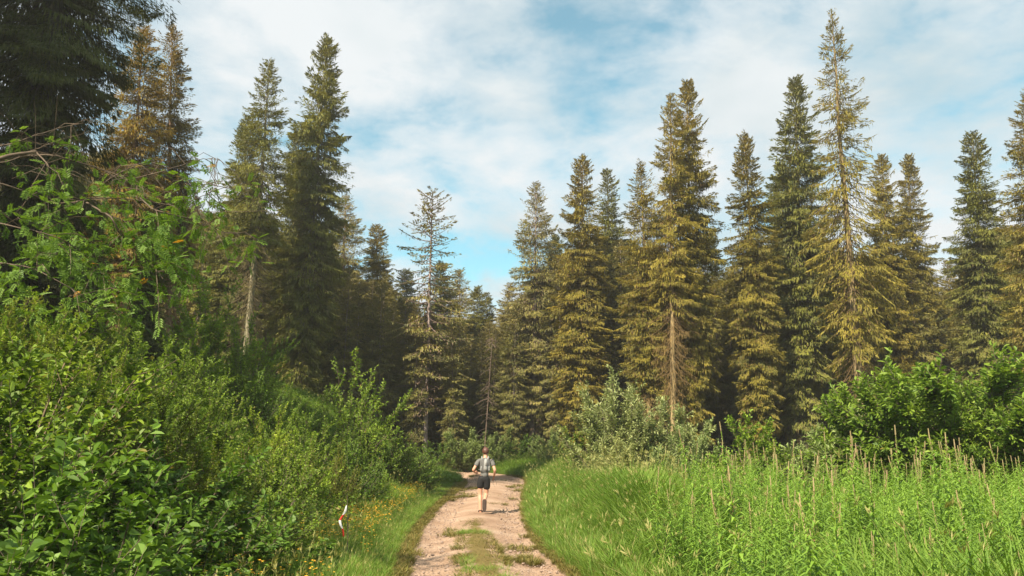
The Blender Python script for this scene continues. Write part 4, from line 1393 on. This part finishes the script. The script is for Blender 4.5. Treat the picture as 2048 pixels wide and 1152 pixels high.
scatter('low_herbs', 'low green herbs under the fireweed and willows', p, rot, .7 + .5 * r.random(len(x)), r.choice([0, 1, 3], len(x)), HERBS, 'undergrowth')

# yellow flowers of the left verge
FLW = [rosette(401), rosette(402), rosette(403)]
def keep_y(x, y, d, s, r):
    cl = np.sin(x * 1.6 + y * .8) + np.sin(y * 1.1 + .4) 
    return (s < 0) & (d > .35) & (d < 2.6) & (cl + .8 * r.random(len(x)) > -.2) & ~((np.abs(x + 2.5) < .32) & (y > 9.5) & (y < 12.4))
p, rot, x, y, d, s, r = points(3400, (-6, 0), (6.5, 28), keep_y, 210)
scatter('yellow_flowers', 'small golden yellow flowers speckling the left verge', p, rot, .75 + .5 * r.random(len(x)), r.integers(0, 3, len(x)), FLW, 'flowers')


# ------------------------------------------------------------------ red and white marker ribbon
def ribbon():
    Yd = 12.0
    M_W = simple_mat('ribbon_white', (.78, .77, .77), .45, .4, 20, .08)
    M_R = simple_mat('ribbon_red', (.62, .035, .025), .45, .4, 20, .15)
    pl = [(693, 1011), (690, 1024), (684, 1034), (680, 1042), (682, 1052), (686, 1062), (687, 1073)]
    C = catmull(np.array([at(a, b, Yd) for a, b in pl]), 6)
    base = Vector((C[0, 0] + .02, Yd + .03, gz(C[0, 0] + .02, Yd)))
    st = empty('dry_stalk', base)
    tag(st, 'thin dry stalk holding the red and white ribbon', 'stalk')
    g = Geo()
    top = Vector(C[0]) - base
    tubes(g, np.array([[[0, 0, -.1], [.01, .01, top.z * .5], [top.x, top.y + .012, top.z + .16]]]), np.array([[.008, .007, .004]]), 5)
    link('stem', g.mesh('dry_stalk', M_TWIG, True), st)
    g = Geo()
    r = np.random.default_rng(3)
    t0 = np.array([0, 0, top.z * .6])
    tubes(g, np.stack([np.stack([t0 + [0, 0, q * .1], t0 + [.05 * math.cos(q), .05 * math.sin(q), .08 + q * .1], t0 + [.1 * math.cos(q), .1 * math.sin(q), .1 + q * .1]]) for q in (0, 1.5, 3.1)]), np.tile([.003, .002, .001], (3, 1)), 3)
    link('twigs', g.mesh('dry_stalk_twigs', M_TWIG), st)
    e = empty('marker_ribbon', C[0])
    tag(e, 'red and white striped plastic marker ribbon hanging in the flowers left of the path', 'ribbon')
    K = len(C)
    C = C - C[0]
    q = np.linspace(0, 1, K)
    w = .019
    twist = .5 * np.sin(q * 5.0) - .15
    side = np.column_stack([np.cos(twist), np.sin(twist), .25 * np.sin(q * 7)])
    cuts = [0, .24, .47, .74, 1.0]
    for k in range(4):
        m = (q >= cuts[k] - 1e-6) & (q <= cuts[k + 1] + 1.0 / K)
        P = C[m]; S = side[m] * (w * np.interp(q[m], [0, .12, .9, 1], [.35, 1, 1, .7]))[:, None]
        off = np.cross(nrm(S), np.array([0, 0, 1.0])) * .0006
        V = np.concatenate([P - S + off, P + S + off, P - S - off, P + S - off])
        n = len(P); i = np.arange(n - 1)
        F = np.concatenate([np.stack([i, i + n, i + n + 1, i + 1], 1), np.stack([i + 2 * n, i + 2 * n + 1, i + 3 * n + 1, i + 3 * n], 1),
                            np.stack([i, i + 1, i + 2 * n + 1, i + 2 * n], 1), np.stack([i + n, i + 3 * n, i + 3 * n + 1, i + n + 1], 1)])
        g = Geo(); g.add(V, F)
        link('stripe', g.mesh('stripe_%d' % k, M_W if k % 2 == 0 else M_R, True), e)


ribbon()


# ------------------------------------------------------------------ the runner
def skin_obj(name, joints, edges, mat, parent, root, sub=2):
    names = list(joints)
    me = bpy.data.meshes.new(name)
    me.from_pydata([joints[k][0] for k in names], [(names.index(a), names.index(b)) for a, b in edges], [])
    o = link(name, me, parent)
    md = o.modifiers.new('skin', 'SKIN')
    md.use_smooth_shade = True
    md.branch_smoothing = .3
    for i, k in enumerate(names):
        rd = joints[k][1]
        sv = me.skin_vertices[0].data[i]
        sv.radius = rd if isinstance(rd, tuple) else (rd, rd)
        sv.use_root = (k == root)
    sb = o.modifiers.new('sub', 'SUBSURF'); sb.levels = sub; sb.render_levels = sub
    me.materials.append(mat)
    return o


def blob(name, parent, mat, loc, rad, seed=0, rough=0.0, sub=3, rot=None, shape=None):
    bm = bmesh.new()
    bmesh.ops.create_icosphere(bm, subdivisions=sub, radius=1.0)
    r = np.random.default_rng(seed)
    for v in bm.verts:
        c = v.co.copy()
        if shape:
            c = Vector(shape(c))
        k = 1 + rough * (r.random() - .5)
        v.co = Vector((c.x * rad[0], c.y * rad[1], c.z * rad[2])) * k
    me = bpy.data.meshes.new(name)
    bm.to_mesh(me); bm.free()
    me.polygons.foreach_set('use_smooth', np.ones(len(me.polygons), bool))
    me.materials.append(mat)
    o = link(name, me, parent)
    o.location = loc
    if rot:
        o.rotation_euler = rot
    return o


def runner():
    Yd = 21.9
    fx = px_x(966, Yd, 0)
    z0 = gz(fx, Yd) - .005
    M_SKIN = simple_mat('skin', (.52, .27, .18), .55, .35, 30, .10)
    M_SHIRT = simple_mat('grey_shirt', (.13, .13, .125), .9, .15, 90, .30)
    M_SHORT = simple_mat('black_shorts', (.014, .014, .015), .75, .25, 60, .3)
    M_HAIR = simple_mat('brown_hair', (.085, .035, .022), .5, .4, 120, .5)
    M_SHOE = simple_mat('running_shoe', (.075, .045, .036), .8, .2, 50, .35)
    M_SOLE = simple_mat('shoe_sole', (.055, .040, .034), .85, .2, 50, .3)
    M_SOCK = simple_mat('ankle_sock', (.10, .07, .06), .9, .1, 50, .2)
    M_PACK = simple_mat('pack_grey', (.24, .245, .24), .7, .3, 60, .15)
    M_PACKD = simple_mat('pack_dark', (.12, .115, .11), .8, .2, 60, .3)
    M_PACKS = simple_mat('pack_side', (.10, .10, .098), .8, .2, 60, .25)
    M_EYE = simple_mat('eye_white', (.7, .68, .65), .3, .5, 20, .05)
    M_LIP = simple_mat('lips', (.42, .16, .13), .5, .3, 20, .1)
    e = empty('person', (fx, Yd, z0))
    tag(e, 'runner seen from behind in grey t-shirt and black shorts, one foot lifted, on the path', 'person')
    J = {
        'pelvis': ((.015, .0, .95), (.112, .082)),
        'waist': ((.03, .01, 1.08), (.098, .068)),
        'chest': ((.045, .02, 1.27), (.122, .082)),
        'upper': ((.05, .025, 1.41), (.105, .066)),
        'neck': ((.055, .04, 1.515), (.056, .056)),
        'skull_base': ((.058, .055, 1.575), (.062, .066)),
        'head': ((.058, .07, 1.65), (.078, .092)),
        'crown_top': ((.058, .062, 1.715), (.062, .078)),
        'nose': ((.058, .172, 1.635), (.016, .016)),
        'hipL': ((-.075, .0, .90), (.080, .084)),
        'kneeL': ((-.085, .045, .53), (.056, .060)),
        'calfL': ((-.082, .0, .39), (.054, .060)),
        'ankleL': ((-.068, -.035, .11), (.034, .038)),
        'heelL': ((-.068, -.05, .055), (.022, .022)),
        'toeL': ((-.066, .13, .042), (.022, .018)),
        'hipR': ((.105, .0, .90), (.080, .084)),
        'kneeR': ((.075, .06, .515), (.056, .060)),
        'calfR': ((.066, -.08, .475), (.055, .058)),
        'ankleR': ((.050, -.34, .385), (.035, .038)),
        'heelR': ((.050, -.40, .365), (.022, .022)),
        'toeR': ((.048, -.40, .165), (.022, .020)),
        'shL': ((-.125, .02, 1.415), (.046, .046)),
        'elL': ((-.272, -.055, 1.17), (.040, .042)),
        'wrL': ((-.235, .16, 1.10), (.027, .024)),
        'palmL': ((-.205, .225, 1.095), (.030, .018)),
        'shR': ((.225, .02, 1.415), (.046, .046)),
        'elR': ((.318, -.07, 1.165), (.040, .042)),
        'wrR': ((.288, .09, 1.00), (.027, .024)),
        'palmR': ((.275, .14, .955), (.030, .018)),
    }
    E = [('pelvis', 'waist'), ('waist', 'chest'), ('chest', 'upper'), ('upper', 'neck'), ('neck', 'skull_base'), ('skull_base', 'head'), ('head', 'crown_top'), ('head', 'nose'),
         ('pelvis', 'hipL'), ('hipL', 'kneeL'), ('kneeL', 'calfL'), ('calfL', 'ankleL'), ('ankleL', 'heelL'), ('heelL', 'toeL'),
         ('pelvis', 'hipR'), ('hipR', 'kneeR'), ('kneeR', 'calfR'), ('calfR', 'ankleR'), ('ankleR', 'heelR'), ('heelR', 'toeR'),
         ('upper', 'shL'), ('shL', 'elL'), ('elL', 'wrL'), ('wrL', 'palmL'), ('upper', 'shR'), ('shR', 'elR'), ('elR', 'wrR'), ('wrR', 'palmR')]
    # five fingers on each hand, gently curled
    for sd, palm, wr, th in (('L', 'palmL', 'wrL', 1), ('R', 'palmR', 'wrR', -1)):
        p = Vector(J[palm][0]); w = Vector(J[wr][0])
        f = (p - w).normalized()
        n = f.cross(Vector((0, 0, 1))).normalized() * th       # towards the thumb side is up
        up = Vector((0, 0, 1)) - f * f.z
        up.normalize()
        inn = Vector((1, 0, 0)) * th
        for k, (off, ln) in enumerate(((.026, .070), (.009, .080), (-.009, .074), (-.026, .058))):
            a = p + f * .035 + up * off
            b = a + f * ln * .5 + inn * .004
            c = b + (f * .3 - up * .25 + inn * .85).normalized() * ln * .35
            for q, (pt_, rr) in enumerate(((a, .0095), (b, .0088), (c, .0075))):
                J['f%s%d%d' % (sd, k, q)] = (tuple(pt_), (rr, rr))
            E += [(palm, 'f%s%d0' % (sd, k)), ('f%s%d0' % (sd, k), 'f%s%d1' % (sd, k)), ('f%s%d1' % (sd, k), 'f%s%d2' % (sd, k))]
        a = w + f * .03 + up * .030
        b = a + (f * .6 + up * .6 + inn * .3).normalized() * .035
        c = b + (f * .8 + inn * .5).normalized() * .028
        J['t%s0' % sd] = (tuple(a), (.011, .011)); J['t%s1' % sd] = (tuple(b), (.010, .010)); J['t%s2' % sd] = (tuple(c), (.008, .008))
        E += [(palm, 't%s0' % sd), ('t%s0' % sd, 't%s1' % sd), ('t%s1' % sd, 't%s2' % sd)]
    skin_obj('body', J, E, M_SKIN, e, 'pelvis')
    # face and ears
    for s in (-1, 1):
        blob('eye', e, M_EYE, (.058 + s * .032, .150, 1.655), (.013, .010, .010), sub=2)
        blob('ear', e, M_SKIN, (.058 + s * .080, .062, 1.645), (.010, .022, .032), sub=2)
    blob('mouth', e, M_LIP, (.058, .148, 1.595), (.024, .010, .008), sub=2)

    def hair_shape(c):
        # short crop: full at the back and top, stops above the eyes in front and at the nape
        z = c.z
        if c.y > .35 and z < .25:
            return (c.x * .86, c.y * .80, z * .7 + .1)
        if z < -.55:
            return (c.x * .72, c.y * .9, -.55 + (z + .55) * .5)
        return (c.x, c.y, z)
    blob('hair', e, M_HAIR, (.058, .052, 1.672), (.092, .108, .112), seed=5, rough=.09, sub=4, shape=hair_shape)

    # clothing: follows the same skeleton, a little larger
    def wear(name, keys, edges, mat, add, ends, root):
        JJ = {}
        for k in keys:
            pos, rd = J[k]
            JJ[k] = (pos, (rd[0] + add, rd[1] + add))
        JJ.update(ends)
        return skin_obj(name, JJ, edges, mat, e, root)
    def lerp(a, b, t):
        return tuple(Vector(J[a][0]).lerp(Vector(J[b][0]), t))
    wear('t_shirt', ['waist', 'chest', 'upper', 'shL', 'shR'],
         [('hem', 'waist'), ('waist', 'chest'), ('chest', 'upper'), ('upper', 'collar'), ('upper', 'shL'), ('shL', 'cuffL'), ('upper', 'shR'), ('shR', 'cuffR')],
         M_SHIRT, .034, {'hem': ((.02, .005, .955), (.150, .118)), 'collar': ((.054, .036, 1.485), (.066, .066)),
                         'cuffL': (lerp('shL', 'elL', .62), (.066, .066)), 'cuffR': (lerp('shR', 'elR', .62), (.066, .066))}, 'chest')
    wear('shorts', ['pelvis', 'hipL', 'hipR'],
         [('band', 'pelvis'), ('pelvis', 'hipL'), ('hipL', 'hemL'), ('pelvis', 'hipR'), ('hipR', 'hemR')],
         M_SHORT, .034, {'band': ((.02, .003, 1.07), (.130, .098)), 'hemL': (lerp('hipL', 'kneeL', .60), (.094, .098)), 'hemR': (lerp('hipR', 'kneeR', .66), (.092, .096))}, 'pelvis')
    for sd in ('L', 'R'):
        a, h, t = Vector(J['ankle' + sd][0]), Vector(J['heel' + sd][0]), Vector(J['toe' + sd][0])
        d = (t - h).normalized()
        upv = (a - h) - d * (a - h).dot(d); upv.normalize()
        if sd == 'R':
            upv = Vector((0, 1, .1)).normalized()
        JJ = {'collar': (tuple(a + (a - h) * .2), (.058, .060)), 'heel': (tuple(h - d * .01), (.062, .060)), 'mid': (tuple(h.lerp(t, .5) + upv * .012), (.060, .056)),
              'ball': (tuple(h.lerp(t, .85) + upv * .002), (.062, .046)), 'tip': (tuple(t + d * .05), (.044, .032))}
        shoe = skin_obj('shoe', JJ, [('collar', 'heel'), ('heel', 'mid'), ('mid', 'ball'), ('ball', 'tip')], M_SHOE, e, 'heel')
        # sole: a flat outline under the shoe
        bm = bmesh.new()
        side = d.cross(upv).normalized()
        outl = [(-.055, .028), (-.02, .038), (.05, .034), (.12, .042), (.18, .044), (.23, .034), (.255, .012)]
        ring = [(l, w) for l, w in outl] + [(l, -w) for l, w in reversed(outl)]
        for lev in (-.046, -.026):
            vs_ = [bm.verts.new(h + d * l + side * w + upv * lev) for l, w in ring]
            bm.faces.new(vs_)
        bm.verts.ensure_lookup_table()
        n = len(ring)
        for k in range(n):
            bm.faces.new((bm.verts[k], bm.verts[(k + 1) % n], bm.verts[n + (k + 1) % n], bm.verts[n + k]))
        me = bpy.data.meshes.new('sole'); bm.to_mesh(me); bm.free(); me.materials.append(M_SOLE)
        link('sole', me, shoe)
        sk = skin_obj('sock', {'a': (tuple(a + (a - h).normalized() * .015), (.040, .043)), 'b': (tuple(a - (a - h) * .4), (.041, .044))}, [('a', 'b')], M_SOCK, e, 'a')

    # running vest with a flat pack on the back
    pk = empty('running_pack', (fx + .048, Yd - .095, z0 + 1.30))
    tag(pk, 'light grey running vest pack on the back of the runner', 'backpack')

    def panel(name, w, h, d, loc, mat, parent, taper=.85, bulge=.35, rz=0):
        bm = bmesh.new()
        nx_, nz_ = 7, 9
        fr = []
        for lay in (0, 1):
            grid_ = []
            for iz in range(nz_):
                row = []
                for ix_ in range(nx_):
                    u_ = ix_ / (nx_ - 1) * 2 - 1; v_ = iz / (nz_ - 1) * 2 - 1
                    ww = w * (1 + (taper - 1) * (v_ * .5 + .5))
                    cr = (1 - abs(u_) ** 3 * abs(v_) ** 3 * .25)
                    yy = -d * (1 - u_ * u_ * .8) * (1 - v_ ** 4 * .8) * (1 + .1 * math.sin(v_ * 6)) if lay == 0 else 0
                    row.append(bm.verts.new((u_ * ww / 2 * cr, yy, v_ * h / 2 * cr)))
                grid_.append(row)
            for iz in range(nz_ - 1):
                for ix_ in range(nx_ - 1):
                    q = [grid_[iz][ix_], grid_[iz][ix_ + 1], grid_[iz + 1][ix_ + 1], grid_[iz + 1][ix_]]
                    bm.faces.new(q if lay == 0 else q[::-1])
            fr.append(grid_)
        bm.normal_update()
        me = bpy.data.meshes.new(name); bm.to_mesh(me); bm.free()
        me.polygons.foreach_set('use_smooth', np.ones(len(me.polygons), bool))
        me.materials.append(mat)
        o = link(name, me, parent); o.location = loc; o.rotation_euler = (0, rz, 0)
        return o
    panel('back_panel', .29, .40, .045, (0, 0, 0), M_PACKS, pk, .9)
    cpn = panel('pocket', .150, .34, .085, (.022, -.004, .01), M_PACK, pk, .8)
    panel('flap', .075, .11, .022, (.012, -.068, .02), M_PACKD, cpn, .9)
    panel('patch', .030, .030, .012, (.0, -.045, .118), M_PACKD, cpn, 1.0)
    panel('side_pocket', .055, .15, .045, (-.098, -.006, -.085), M_PACK, pk, .8, rz=.08)
    panel('side_pocket', .055, .15, .045, (.112, -.006, -.085), M_PACK, pk, .8, rz=-.08)
    for s in (-1, 1):
        C = catmull(np.array([[s * .075, -.012, .15], [s * .085, .005, .205], [s * .088, .07, .222], [s * .095, .16, .175], [s * .11, .205, .06], [s * .12, .19, -.07]]), 5)
        g = Geo(); tubes(g, C[None], np.full((1, len(C)), .020), 8)
        link('strap', g.mesh('strap', M_PACK, True), pk)
        C = catmull(np.array([[s * .11, -.01, -.10], [s * .155, .03, -.12], [s * .165, .09, -.11], [s * .14, .16, -.09]]), 4)
        g = Geo(); tubes(g, C[None], np.full((1, len(C)), .010), 6)
        link('side_strap', g.mesh('side_strap', M_PACKD, True), pk)
    # thin cord dangling from the right hand
    b = Vector((fx + .275, Yd + .14, z0 + .95))
    cd = empty('hand_cord', b)
    tag(cd, 'thin dark cord dangling from the right hand of the runner', 'cord')
    C = catmull(np.array([[0, .03, .0], [.01, .03, -.06], [-.02, .03, -.13], [.02, .03, -.19]]), 5)
    g = Geo(); tubes(g, C[None], np.full((1, len(C)), .004), 5)
    link('loop', g.mesh('cord_loop', M_PACKD, True), cd)
    C = catmull(np.array([[0, .03, .0], [.05, .03, -.05], [.075, .03, -.12], [.07, .03, -.19]]), 5)
    g = Geo(); tubes(g, C[None], np.full((1, len(C)), .004), 5)
    link('strand', g.mesh('cord_strand', M_PACKD, True), cd)


runner()


# ------------------------------------------------------------------ summer haze
def haze():
    m, t = new_mat('haze_air')
    out = N(t, 'ShaderNodeOutputMaterial')
    pv = N(t, 'ShaderNodeVolumePrincipled', inp={'Color': (0.96, 0.96, 0.95, 1), 'Density': HAZE, 'Anisotropy': 0.3})
    t.links.new(pv.outputs[0], out.inputs['Volume'])
    x0, x1, y0, y1, z0, z1 = -604, 604, -64, 904, -3.0, 45.0
    bm = bmesh.new()
    bmesh.ops.create_cube(bm, size=1.0)
    for v in bm.verts:
        v.co = ((x0 + x1) / 2 + v.co.x * (x1 - x0), (y0 + y1) / 2 + v.co.y * (y1 - y0), (z0 + z1) / 2 + v.co.z * (z1 - z0))
    me = bpy.data.meshes.new('haze'); bm.to_mesh(me); bm.free()
    me.materials.append(m)
    tag(link('haze', me), 'thin summer haze filling the clearing', 'haze', kind='stuff')


HAZE = 0.0009
haze()
cy.volume_bounces = 0
